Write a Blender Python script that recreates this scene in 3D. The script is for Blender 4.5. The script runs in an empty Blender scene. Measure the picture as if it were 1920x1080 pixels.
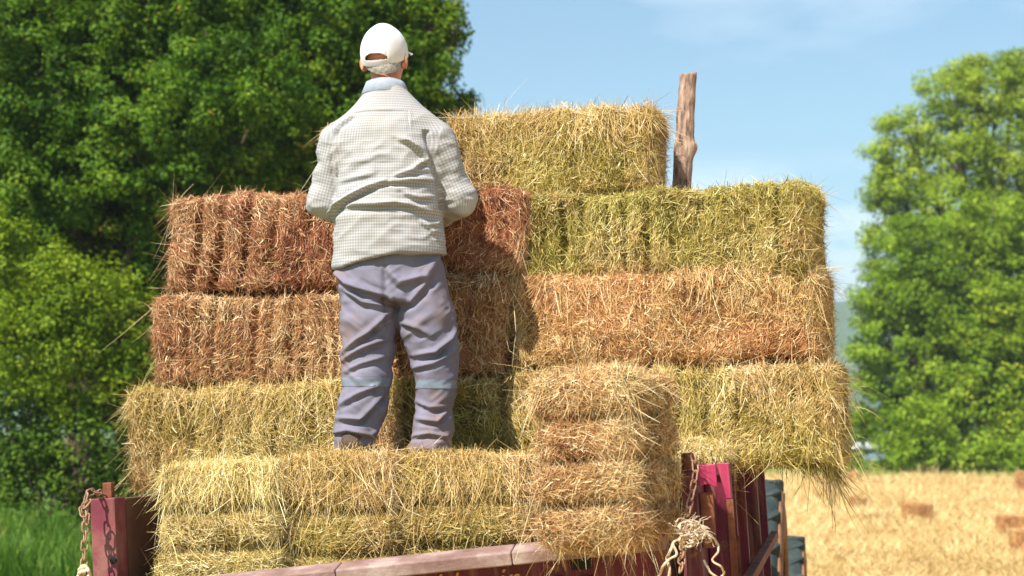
import bpy, bmesh, math, random
import numpy as np
from mathutils import Vector, Matrix, Euler
R = math.radians
PI = math.pi
sc = bpy.context.scene
col = sc.collection
F = 3276.0            # focal length in photo pixels
CAM_Z = 2.2
PITCH = math.atan((800 - 540) / F)

def P(px, py, Y):
    """world point of a photo pixel at distance Y in front of the camera"""
    x = (px - 960) / F; u = (540 - py) / F
    c, s = math.cos(PITCH), math.sin(PITCH)
    dy = c - u * s; dz = s + u * c
    t = Y / dy
    return np.array([x * t, Y, CAM_Z + dz * t])

# ------------------------------------------------------------------ helpers
def tag(o, label=None, cat=None, group=None, kind=None):
    if label: o['label'] = label
    if cat: o['category'] = cat
    if group: o['group'] = group
    if kind: o['kind'] = kind
    return o

def empty(name, loc=(0, 0, 0), rot=(0, 0, 0)):
    o = bpy.data.objects.new(name, None); col.objects.link(o)
    o.location = loc; o.rotation_euler = rot; o.empty_display_size = 0.2
    return o

def mesh_np(name, V, faces, mat=None, parent=None, smooth=False, attrs=None, loc=None):
    """faces: list of (n,3) / (n,4) int arrays"""
    me = bpy.data.meshes.new(name)
    V = np.ascontiguousarray(V, dtype=np.float32)
    me.vertices.add(len(V)); me.vertices.foreach_set('co', V.ravel())
    fl = [np.asarray(f, dtype=np.int32) for f in faces if len(f)]
    idx = np.concatenate([f.ravel() for f in fl])
    tot = np.concatenate([np.full(len(f), f.shape[1], dtype=np.int32) for f in fl])
    st = np.concatenate([[0], np.cumsum(tot)[:-1]]).astype(np.int32)
    me.loops.add(len(idx)); me.loops.foreach_set('vertex_index', idx)
    me.polygons.add(len(tot)); me.polygons.foreach_set('loop_start', st)
    if smooth: me.polygons.foreach_set('use_smooth', np.ones(len(tot), dtype=bool))
    for k, a in (attrs or {}).items():
        a = np.ascontiguousarray(a, dtype=np.float32)
        at = me.attributes.new(k, 'FLOAT_VECTOR', 'POINT')
        at.data.foreach_set('vector', a.ravel())
    me.update()
    if mat: me.materials.append(mat)
    o = bpy.data.objects.new(name, me); col.objects.link(o)
    if parent: o.parent = parent
    if loc is not None: o.location = loc
    return o

class MB:
    """collects boxes, tubes, prisms and lathes into one mesh"""
    def __init__(s): s.bm = bmesh.new()
    def box(s, lo, hi, bev=0.004, M=None):
        lo = Vector(lo); hi = Vector(hi)
        b = bmesh.new(); bmesh.ops.create_cube(b, size=1)
        for v in b.verts:
            v.co = Vector([(lo[i] + hi[i]) / 2 + v.co[i] * (hi[i] - lo[i]) for i in range(3)])
        if bev: bmesh.ops.bevel(b, geom=b.edges[:], offset=bev, segments=2, profile=0.5, affect='EDGES')
        return s.add(b, M)
    def add(s, b, M=None):
        if M is not None: bmesh.ops.transform(b, matrix=M, verts=b.verts[:])
        me = bpy.data.meshes.new('tmp'); b.to_mesh(me); b.free()
        s.bm.from_mesh(me); bpy.data.meshes.remove(me); return s
    def prism(s, pts, depth, axis='y', at=0.0, bev=0.003):
        b = bmesh.new()
        def mk(p, d):
            if axis == 'y': return (p[0], at + d, p[1])
            if axis == 'x': return (at + d, p[0], p[1])
            return (p[0], p[1], at + d)
        a = [b.verts.new(mk(p, 0)) for p in pts]; c = [b.verts.new(mk(p, depth)) for p in pts]
        b.faces.new(a); b.faces.new(c[::-1])
        n = len(pts)
        for i in range(n): b.faces.new((a[i], c[i], c[(i + 1) % n], a[(i + 1) % n]))
        bmesh.ops.recalc_face_normals(b, faces=b.faces[:])
        if bev: bmesh.ops.bevel(b, geom=b.edges[:], offset=bev, segments=2, profile=0.5, affect='EDGES')
        return s.add(b)
    def tube(s, pts, r, n=8):
        V, Fq = tube_np(pts, r, n)
        b = bmesh.new(); vs = [b.verts.new(v) for v in V]
        for f in Fq: b.faces.new([vs[i] for i in f])
        m = len(vs); b.faces.new([vs[i] for i in range(n)][::-1]); b.faces.new([vs[m - n + i] for i in range(n)])
        return s.add(b)
    def lathe(s, prof, n=40, axis='x', c=(0, 0, 0)):
        """prof: (axial, radius) closed loop"""
        b = bmesh.new(); rings = []
        for k in range(n):
            a = 2 * PI * k / n; ring = []
            for (u, r) in prof:
                if axis == 'x': p = (u, r * math.cos(a), r * math.sin(a))
                elif axis == 'z': p = (r * math.cos(a), r * math.sin(a), u)
                else: p = (r * math.cos(a), u, r * math.sin(a))
                ring.append(b.verts.new([p[i] + c[i] for i in range(3)]))
            rings.append(ring)
        m = len(prof)
        for k in range(n):
            for j in range(m):
                b.faces.new((rings[k][j], rings[(k + 1) % n][j], rings[(k + 1) % n][(j + 1) % m], rings[k][(j + 1) % m]))
        bmesh.ops.recalc_face_normals(b, faces=b.faces[:])
        return s.add(b)
    def build(s, name, mat, parent=None, smooth=False):
        me = bpy.data.meshes.new(name); s.bm.to_mesh(me); s.bm.free()
        me.materials.append(mat)
        if smooth:
            for p in me.polygons: p.use_smooth = True
        o = bpy.data.objects.new(name, me); col.objects.link(o)
        if parent: o.parent = parent
        return o

def tube_np(pts, r, n=8):
    pts = np.asarray(pts, float); m = len(pts)
    r = np.broadcast_to(np.asarray(r, float), (m,))
    T = np.gradient(pts, axis=0); T /= np.linalg.norm(T, axis=1)[:, None] + 1e-12
    up = np.array([0, 0, 1.0]) if abs(T[0][2]) < 0.9 else np.array([1.0, 0, 0])
    A = np.cross(T[0], up); A /= np.linalg.norm(A)
    V = []
    for i in range(m):
        A = A - T[i] * np.dot(A, T[i]); A /= np.linalg.norm(A) + 1e-12
        B = np.cross(T[i], A)
        for k in range(n):
            a = 2 * PI * k / n
            V.append(pts[i] + r[i] * (math.cos(a) * A + math.sin(a) * B))
    Fq = [(i * n + k, i * n + (k + 1) % n, (i + 1) * n + (k + 1) % n, (i + 1) * n + k) for i in range(m - 1) for k in range(n)]
    return np.array(V), np.array(Fq)

def catmull(p, sub=8):
    p = np.asarray(p, float); q = np.vstack([2 * p[0] - p[1], p, 2 * p[-1] - p[-2]]); out = []
    for i in range(1, len(q) - 2):
        for t in np.linspace(0, 1, sub, endpoint=False):
            a, b, c, d = q[i - 1], q[i], q[i + 1], q[i + 2]
            out.append(0.5 * ((2 * b) + (-a + c) * t + (2 * a - 5 * b + 4 * c - d) * t * t + (-a + 3 * b - 3 * c + d) * t ** 3))
    out.append(q[-2]); return np.array(out)

def vnoise(p, freq, seed=0):
    """smooth value noise in -1..1 for an (n,3) array"""
    q = np.asarray(p, float) * freq + seed * 17.31 + 1000.0
    i = np.floor(q).astype(np.int64); f = q - i; f = f * f * (3 - 2 * f)
    def h(a, b, c):
        n = (a * 374761393 + b * 668265263 + c * 2147483647 + seed * 1013904223) & 0xffffffff
        n = ((n ^ (n >> 13)) * 1274126177) & 0xffffffff
        n = n ^ (n >> 16)
        return (n & 0xffff) / 32767.5 - 1
    x, y, z = i[:, 0], i[:, 1], i[:, 2]
    r = 0
    for dx in (0, 1):
        wx = f[:, 0] if dx else 1 - f[:, 0]
        for dy in (0, 1):
            wy = f[:, 1] if dy else 1 - f[:, 1]
            for dz in (0, 1):
                wz = f[:, 2] if dz else 1 - f[:, 2]
                r = r + wx * wy * wz * h(x + dx, y + dy, z + dz)
    return r

def srgb(r, g, b):
    f = lambda c: (c / 255 / 12.92) if c / 255 <= 0.04045 else ((c / 255 + 0.055) / 1.055) ** 2.4
    return (f(r), f(g), f(b), 1)

# ------------------------------------------------------------------ materials
def new_mat(name):
    m = bpy.data.materials.new(name); m.use_nodes = True
    nt = m.node_tree; b = nt.nodes['Principled BSDF']
    return m, nt, b

def ramp(nt, fac, stops):
    r = nt.nodes.new('ShaderNodeValToRGB'); e = r.color_ramp.elements
    while len(e) < len(stops): e.new(0.5)
    for i, (p, c) in enumerate(stops): e[i].position = p; e[i].color = c
    nt.links.new(fac, r.inputs['Fac']); return r.outputs['Color']

def noise_tex(nt, scale, detail=4, rough=0.6, coord='Object'):
    tc = nt.nodes.new('ShaderNodeTexCoord'); n = nt.nodes.new('ShaderNodeTexNoise')
    n.inputs['Scale'].default_value = scale; n.inputs['Detail'].default_value = detail
    n.inputs['Roughness'].default_value = rough
    nt.links.new(tc.outputs[coord], n.inputs['Vector']); return n.outputs['Fac']

def bump(nt, b, h, strength=0.3, dist=0.01):
    n = nt.nodes.new('ShaderNodeBump'); n.inputs['Strength'].default_value = strength; n.inputs['Distance'].default_value = dist
    nt.links.new(h, n.inputs['Height']); nt.links.new(n.outputs['Normal'], b.inputs['Normal'])

def noisy(name, stops, scale=8, rough=0.8, bmp=0.2, bscale=None, detail=6, metal=0.0, dist=0.01, spec=0.3):
    m, nt, b = new_mat(name)
    nt.links.new(ramp(nt, noise_tex(nt, scale, detail), stops), b.inputs['Base Color'])
    b.inputs['Roughness'].default_value = rough; b.inputs['Metallic'].default_value = metal
    b.inputs['Specular IOR Level'].default_value = spec
    if bmp: bump(nt, b, noise_tex(nt, bscale or scale * 4, 5), bmp, dist)
    return m

def attr_mat(name, stops, rough=0.7, transl=0.0, spec=0.25, attr='tone', alt=None):
    m, nt, b = new_mat(name)
    a = nt.nodes.new('ShaderNodeAttribute'); a.attribute_name = attr
    s = nt.nodes.new('ShaderNodeSeparateXYZ'); nt.links.new(a.outputs['Vector'], s.inputs[0])
    c = ramp(nt, s.outputs['X'], stops)
    if alt:
        c2 = ramp(nt, s.outputs['X'], alt); mx = nt.nodes.new('ShaderNodeMix'); mx.data_type = 'RGBA'
        nt.links.new(s.outputs['Y'], mx.inputs['Factor']); nt.links.new(c, mx.inputs['A']); nt.links.new(c2, mx.inputs['B']); c = mx.outputs['Result']
    nt.links.new(c, b.inputs['Base Color'])
    b.inputs['Roughness'].default_value = rough; b.inputs['Specular IOR Level'].default_value = spec
    if transl:
        t = nt.nodes.new('ShaderNodeBsdfTranslucent'); nt.links.new(c, t.inputs['Color'])
        mx = nt.nodes.new('ShaderNodeMixShader'); mx.inputs[0].default_value = transl
        out = nt.nodes['Material Output']
        nt.links.new(b.outputs[0], mx.inputs[1]); nt.links.new(t.outputs[0], mx.inputs[2]); nt.links.new(mx.outputs[0], out.inputs['Surface'])
    return m

def stops5(a, b, c, d, e): return [(0, srgb(*a)), (.27, srgb(*b)), (.52, srgb(*c)), (.78, srgb(*d)), (1, srgb(*e))]
def hay(name, main, alt): return attr_mat(name, stops5(*main), alt=stops5(*alt), transl=.15)
TAN = ((70, 46, 26), (150, 104, 62), (196, 150, 100), (222, 186, 136), (246, 228, 186))
HAY = {
 'red': hay('red_hay', ((56, 30, 20), (134, 76, 50), (172, 106, 72), (206, 150, 106), (242, 214, 168)), ((66, 42, 26), (150, 102, 66), (192, 142, 98), (218, 180, 132), (246, 226, 182))),
 'brown': hay('brown_hay', ((58, 34, 20), (138, 82, 52), (178, 116, 76), (210, 160, 112), (244, 220, 174)), ((70, 48, 26), (152, 110, 66), (194, 150, 100), (220, 186, 134), (246, 230, 188))),
 'orange': hay('orange_hay', ((84, 48, 26), (170, 108, 62), (208, 152, 98), (230, 188, 132), (250, 230, 184)), ((84, 66, 30), (168, 138, 74), (206, 176, 110), (228, 202, 140), (250, 236, 190))),
 'green': hay('green_hay', ((54, 50, 12), (116, 108, 34), (166, 148, 66), (202, 184, 98), (242, 230, 164)), TAN),
 'gold': hay('gold_hay', ((68, 56, 18), (146, 128, 52), (192, 168, 86), (218, 196, 118), (248, 236, 180)), TAN),
 'mixed': hay('mixed_hay', ((64, 36, 20), (146, 92, 56), (188, 132, 86), (218, 176, 122), (246, 226, 178)), ((86, 64, 34), (166, 132, 78), (206, 174, 114), (228, 204, 148), (250, 238, 194))),
 'litter': attr_mat('cut_straw', stops5((116, 88, 50), (168, 136, 84), (196, 166, 108), (214, 188, 132), (236, 218, 168)), transl=.1),
 'pale': hay('pale_hay', ((90, 68, 34), (168, 138, 78), (208, 178, 112), (230, 208, 148), (252, 242, 200)), ((86, 74, 28), (166, 144, 70), (204, 182, 106), (228, 210, 142), (252, 244, 200))),
}
TWINE = noisy('twine_fibre', [(.3, srgb(150, 120, 70)), (.7, srgb(215, 190, 130))], 60, .9, .2)
BARK = noisy('bark', [(.3, srgb(58, 46, 36)), (.7, srgb(104, 88, 70))], 6, .95, .6, 20)

# ------------------------------------------------------------------ hay bales
def ribbons(P0, D, N, length, width, lift, droop, curl, seg, rng):
    """curved tapered blades; all (n,3)/(n,) arrays -> V, quads, index of blade per vertex"""
    n = len(P0); W = np.cross(D, N + 0.6 * rng.normal(size=(n, 3))); W /= np.linalg.norm(W, axis=1)[:, None] + 1e-9
    S = np.cross(N, D)
    rows = []
    for k in range(seg + 1):
        t = k / seg
        c = P0 + D * (length * t)[:, None] + N * (length * lift * t * t)[:, None] + S * (length * curl * t * t)[:, None]
        c[:, 2] -= length * droop * t * t
        w = (width * (0.5 if t < 1 else 0.2))[:, None]
        rows.append(c - W * w); rows.append(c + W * w)
    V = np.stack(rows, 1).reshape(-1, 3)
    m = 2 * (seg + 1); b = (np.arange(n) * m)[:, None]
    q = np.concatenate([b + np.array([[2 * k, 2 * k + 1, 2 * k + 3, 2 * k + 2]]) for k in range(seg)], 0)
    return V, q, np.repeat(np.arange(n), m)

def bale_surface(p, half, r, flakes, faxis, lump, seed, shear=0.0, pillow=0.0):
    """map points of a box surface onto the lumpy rounded bale; returns position, normal, edge-ness"""
    inner = np.clip(p, -(half - r), half - r)
    d = p - inner; L = np.linalg.norm(d, axis=1)[:, None] + 1e-9
    n = d / L; q = inner + n * r
    edge = 1 - np.max(np.abs(n), axis=1); edge = np.clip(edge * 3, 0, 1)
    disp = lump * (vnoise(q, 5, seed) * .9 + vnoise(q, 13, seed + 1) * .5) - .008
    o = [i for i in range(3) if i != faxis]
    disp = disp + lump * 1.1 * vnoise(q, 2.3, seed + 8)
    w = q[:, faxis] + .02 * vnoise(q, 4, seed + 2) + shear * q[:, 2]
    cre = np.zeros(len(q))
    for (x, dep, wd) in flakes:
        cre = np.maximum(cre, dep * np.exp(-((w - x) / wd) ** 2) * (0.55 + .45 * vnoise(q, 3, seed + int(abs(x) * 1000) % 97)))
    disp -= cre * (1 - np.abs(n[:, faxis]))
    if pillow:                                   # each flake bulges between its strings
        b = np.array([-half[faxis]] + [f[0] for f in flakes] + [half[faxis]])
        k = np.clip(np.searchsorted(b, w) - 1, 0, len(b) - 2); t = np.clip((w - b[k]) / (b[k + 1] - b[k]), 0, 1)
        pr = np.abs(2 * t - 1) ** 3
        pr = np.where((k == len(b) - 2) & (t > .5), pr * .5, pr)
        disp -= pillow * pr * (1 - np.abs(n[:, faxis])) * (.75 + .5 * vnoise(q, 3, seed + 21))
    return q + n * disp[:, None], n, np.maximum(edge, 0) + 10 * np.floor(np.clip(cre * (1 - np.abs(n[:, faxis])) / .05, 0, 1) * 100)

def make_bale(name, size, pal, n_str, seed, loc, rotz=0, roll=0, faxis=0, round_=.06, lump=.021, vert=1.0, fluff=1.0,
              ndir=None, extra=None, faces=('-y', '+z', '+x', '-x', '-z', '+y'), twine=False, gap=(.075, .13), crease=.03, spread=.75, topfluff=1.0, shear=0.0, wcol=0.0, pillow=0.0):
    rng = np.random.default_rng(seed)
    half = np.array(size) / 2
    xs = []; x = -half[faxis] + rng.uniform(*gap)
    while x < half[faxis] - .05:
        xs.append((x, crease * rng.uniform(.4, 1.6), rng.uniform(.008, .017))); x += rng.uniform(*gap)
    r = min(round_, half.min() * .6)
    surf = lambda p: bale_surface(p, half, r, xs, faxis, lump, seed, shear, pillow)
    # core
    Vs, Fs, off = [], [], 0
    for ax in range(3):
        for sgn in (-1, 1):
            a, b = [i for i in range(3) if i != ax]
            na = max(4, int(size[a] / .016)); nb = max(4, int(size[b] / .016))
            A, B = np.meshgrid(np.linspace(-half[a], half[a], na), np.linspace(-half[b], half[b], nb), indexing='ij')
            p = np.zeros((na * nb, 3)); p[:, a] = A.ravel(); p[:, b] = B.ravel(); p[:, ax] = sgn * half[ax]
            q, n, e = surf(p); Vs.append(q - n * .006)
            i = (np.arange(na - 1)[:, None] * nb + np.arange(nb - 1)[None]).ravel() + off
            f = np.stack([i, i + nb, i + nb + 1, i + 1], 1)
            flip = (sgn > 0) == (ax == 1)
            Fs.append(f[:, ::-1] if flip else f); off += na * nb
    V = [np.concatenate(Vs)]; Q = [np.concatenate(Fs)]
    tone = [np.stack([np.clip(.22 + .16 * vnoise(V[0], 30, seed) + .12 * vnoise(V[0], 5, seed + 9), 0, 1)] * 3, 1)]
    # strands
    area = {}
    for f in faces:
        ax = 'xyz'.index(f[1]); a, b = [i for i in range(3) if i != ax]
        area[f] = size[a] * size[b] * (0.3 if f in ('+y', '-z') else 0.5 if f == '-x' else 1)
    tot = sum(area.values())
    def sample(f, m, edgy=False):
        ax = 'xyz'.index(f[1]); sgn = 1 if f[0] == '+' else -1
        a, b = [i for i in range(3) if i != ax]
        p = np.zeros((m, 3)); ua = rng.uniform(-1, 1, m); ub = rng.uniform(-1, 1, m)
        if edgy:
            k = rng.random(m) < .5
            ua = np.where(k, np.sign(ua) * (1 - rng.exponential(.07, m)), ua); ub = np.where(~k, np.sign(ub) * (1 - rng.exponential(.09, m)), ub)
        p[:, a] = ua * half[a]; p[:, b] = ub * half[b]; p[:, ax] = sgn * half[ax]
        return p, ax
    for f in faces:
        m = int(n_str * 2.6 * area[f] / tot)
        for kind in ('short', 'mid', 'wisp'):
            mk = int(m * {'short': .62, 'mid': .34, 'wisp': .028 * fluff}[kind])
            if mk < 2: continue
            p, ax = sample(f, mk, kind == 'wisp')
            q, n, e = surf(p)
            ce = np.floor(e / 10) / 100; e = e % 10
            kp = rng.random(mk) > np.clip(ce * 1.6 - .12, 0, .9)
            p, q, n, e = p[kp], q[kp], n[kp], e[kp]; mk = len(p)
            if ax == faxis: th = rng.uniform(0, 2 * PI, mk)
            else: th = rng.normal(0, 1, mk) * np.where(rng.random(mk) < .6, spread * .45, spread * 1.25) + PI * (rng.random(mk) < .5)
            th = th + 1.1 * vnoise(q, 6, seed + 12)
            # t1: along flakes within the face, t2: along the flake axis
            fa = np.zeros(3); fa[faxis if ax != faxis else (faxis + 1) % 3] = 1
            t2 = fa - n * (n @ fa)[:, None]; t2 /= np.linalg.norm(t2, axis=1)[:, None] + 1e-6
            t1 = np.cross(n, t2)
            D = t1 * np.cos(th)[:, None] + t2 * np.sin(th)[:, None]
            if kind == 'short':
                ln = rng.uniform(.012, .042, mk); wd = rng.uniform(.0011, .0032, mk) * np.where(rng.random(mk) < .12, 1.9, 1); lf = rng.exponential(.24, mk); dr = 0 * ln; sg = 2
            elif kind == 'mid':
                ln = rng.uniform(.03, .085, mk); wd = rng.uniform(.0009, .0022, mk); lf = rng.exponential(.10, mk) * (1 + 1.2 * e); dr = rng.uniform(0, .12, mk); sg = 3
            else:
                ln = .035 + rng.exponential(.045, mk).clip(0, .17); wd = rng.uniform(.0008, .0018, mk); lf = rng.uniform(-.2, .6, mk) * (.6 if f == '+z' else 1); dr = rng.uniform(0, .8, mk); sg = 5
                D = D + n * rng.uniform(-.1, .5, mk)[:, None]; D /= np.linalg.norm(D, axis=1)[:, None]
            if f == '+z' and topfluff > 1: lf = lf * topfluff
            cu = rng.normal(0, .7 if kind == 'wisp' else .5, mk)
            base = q - n * .004 + n * (rng.random(mk) * .012)[:, None]
            v, qd, bi = ribbons(base - D * (ln * .4)[:, None], D, n, ln, wd, lf, dr, cu, sg, rng)
            patch = .45 * vnoise(q, 4, seed + 5) + .55 * vnoise(q, 13, seed + 6)
            tn = .49 + .28 * patch + rng.normal(0, .24, mk) + (.14 if kind == 'wisp' else 0) + wcol * (q[:, 2] / half[2])
            tn = np.clip(np.where(rng.random(mk) < .08, rng.uniform(.85, 1, mk), tn), 0.02, 1)
            V.append(v); Q.append(qd + off); off += len(v)
            hue = np.clip(.42 + .75 * vnoise(q, 3.2, seed + 14) + .35 * vnoise(q, 9, seed + 15) + rng.normal(0, .15, mk), 0, 1)
            tone.append(np.repeat(np.stack([tn, hue, tn], 1), 2 * (sg + 1), 0))
    if extra:
        for (v, qd, tn) in extra(rng, half, surf):
            V.append(v); Q.append(qd + off); off += len(v); tone.append(tn)
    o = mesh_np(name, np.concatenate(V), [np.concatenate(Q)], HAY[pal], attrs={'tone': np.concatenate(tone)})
    o.location = loc; o.rotation_euler = (0, roll, rotz)
    if twine:
        oa = [i for i in range(3) if i != faxis]
        k = oa[1] if twine == 'h' else oa[0]          # the loops lie in the plane across axis k
        j = [i for i in oa if i != k][0]
        for s in (-.4, .42):
            t = np.linspace(0, 1, 260, endpoint=True)
            per = []
            a, b = half[faxis], half[j]
            for tt in t:
                d = tt * 4
                if d < 1: w = (-a + 2 * a * d, -b)
                elif d < 2: w = (a, -b + 2 * b * (d - 1))
                elif d < 3: w = (a - 2 * a * (d - 2), b)
                else: w = (-a, b - 2 * b * (d - 3))
                p = [0, 0, 0]; p[faxis] = w[0]; p[j] = w[1]; p[k] = s * half[k]
                per.append(p)
            q, n, e = surf(np.array(per, float))
            q = q + n * .003
            ker = np.ones(9) / 9
            for i in range(3): q[4:-4, i] = np.convolve(q[:, i], ker, 'valid')
            v, fq = tube_np(q, .0016, 5)
            mesh_np('twine', v, [fq], TWINE, parent=o)
    return o

LOAD_YAW = R(-12)
def bale_at(px0, px1, py0, py1, Yf, depth, yaw=LOAD_YAW, **kw):
    """bale whose front face spans these photo pixels; Yf = distance of the middle of its front face"""
    c = P((px0 + px1) / 2, (py0 + py1) / 2, Yf)
    pm = Yf / F
    va = math.atan((((px0 + px1) / 2) - 960) / F)
    L = (px1 - px0) * pm / (math.cos(yaw) + math.sin(-yaw) * math.tan(va) * 1.0)
    H = (py1 - py0) * pm
    fwd = np.array([math.sin(-yaw), math.cos(yaw), 0])
    cen = c + fwd * depth / 2
    return make_bale('hay_bale', (L, depth, H), loc=cen, rotz=yaw, **kw)

GH = 'hay bales stacked on the trailer'
def front_Y(px, base=7.34):
    return base - (px - 725) / 468 * math.tan(R(12)) * .85

def hanging(rng, half, surf):
    """loose dry stems hanging from the right end of the bottom bale"""
    out = []
    m = 420
    p = np.stack([half[0] * (1 - rng.exponential(.12, m).clip(0, .4)), -half[1] * rng.uniform(.2, 1, m), np.full(m, -half[2])], 1)
    q, n, e = surf(p)
    D = np.stack([rng.normal(.30, .30, m), rng.normal(-.1, .25, m), -np.ones(m)], 1); D /= np.linalg.norm(D, axis=1)[:, None]
    ln = (.04 + rng.exponential(.07, m).clip(0, .26)) * np.clip((p[:, 0] / half[0] - .5) * 2, .2, 1)
    v, qd, bi = ribbons(q, D, np.tile([[.7, -.7, 0.]], (m, 1)), ln, rng.uniform(.001, .0024, m), rng.normal(.15, .2, m), 0 * ln + .15, rng.normal(0, .35, m), 5, rng)
    tn = np.clip(rng.normal(.10, .14, m), 0.01, 1)
    out.append((v, qd, np.repeat(np.stack([tn] * 3, 1), 12, 0)))
    # long pale blades flying out at the right end
    m = 150
    p = np.stack([np.full(m, half[0]), -half[1] * rng.uniform(-.8, 1, m), half[2] * rng.uniform(-1, 1, m)], 1)
    q, n, e = surf(p)
    D = np.stack([rng.uniform(.1, 1, m), rng.normal(-.5, .5, m), rng.normal(-.1, .7, m)], 1); D /= np.linalg.norm(D, axis=1)[:, None]
    ln = .03 + rng.exponential(.06, m).clip(0, .2)
    v, qd, bi = ribbons(q, D, np.tile([[0., -.3, .95]], (m, 1)), ln, rng.uniform(.0012, .0026, m), rng.normal(.0, .25, m), ln * 0 + .5, rng.normal(0, .3, m), 5, rng)
    tn = np.clip(rng.normal(.75, .2, m), 0.02, 1)
    out.append((v, qd, np.repeat(np.stack([tn] * 3, 1), 12, 0)))
    return out

def tufts(cnt, zf=0.0, ln0=.08, ln1=.2):
    """extra loose hay lying over the top front edge and combed down over the front"""
    def f(rng, half, surf):
        m = cnt
        u = rng.uniform(-1, 1, m)
        p = np.stack([u * half[0], np.full(m, -half[1]), half[2] * (1 - rng.exponential(.22, m))], 1)
        top = rng.random(m) < .45
        p[top, 1] = -half[1] * rng.uniform(-.2, 1, top.sum()); p[top, 2] = half[2]
        q, n, e = surf(p)
        g = vnoise(p * np.array([1, .2, .2]), 9, 77) * 1.3
        D = np.stack([g + rng.normal(0, .45, m), np.where(top, -.8, -.12) + rng.normal(0, .3, m), np.where(top, 0, -1) + rng.normal(0, .3, m)], 1)
        D /= np.linalg.norm(D, axis=1)[:, None]
        ln = rng.uniform(ln0, ln1, m)
        v, qd, bi = ribbons(q - D * (ln * .35)[:, None] + n * (rng.random(m) * .02)[:, None], D, n, ln, rng.uniform(.0011, .0024, m), rng.normal(.08, .14, m), ln * 0 + .18, rng.normal(0, .4, m), 5, rng)
        tn = np.clip(.6 + .2 * vnoise(q, 6, 5) + rng.normal(0, .2, m), .02, 1)
        return [(v, qd, np.repeat(np.stack([tn] * 3, 1), 12, 0))]
    return f

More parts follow.
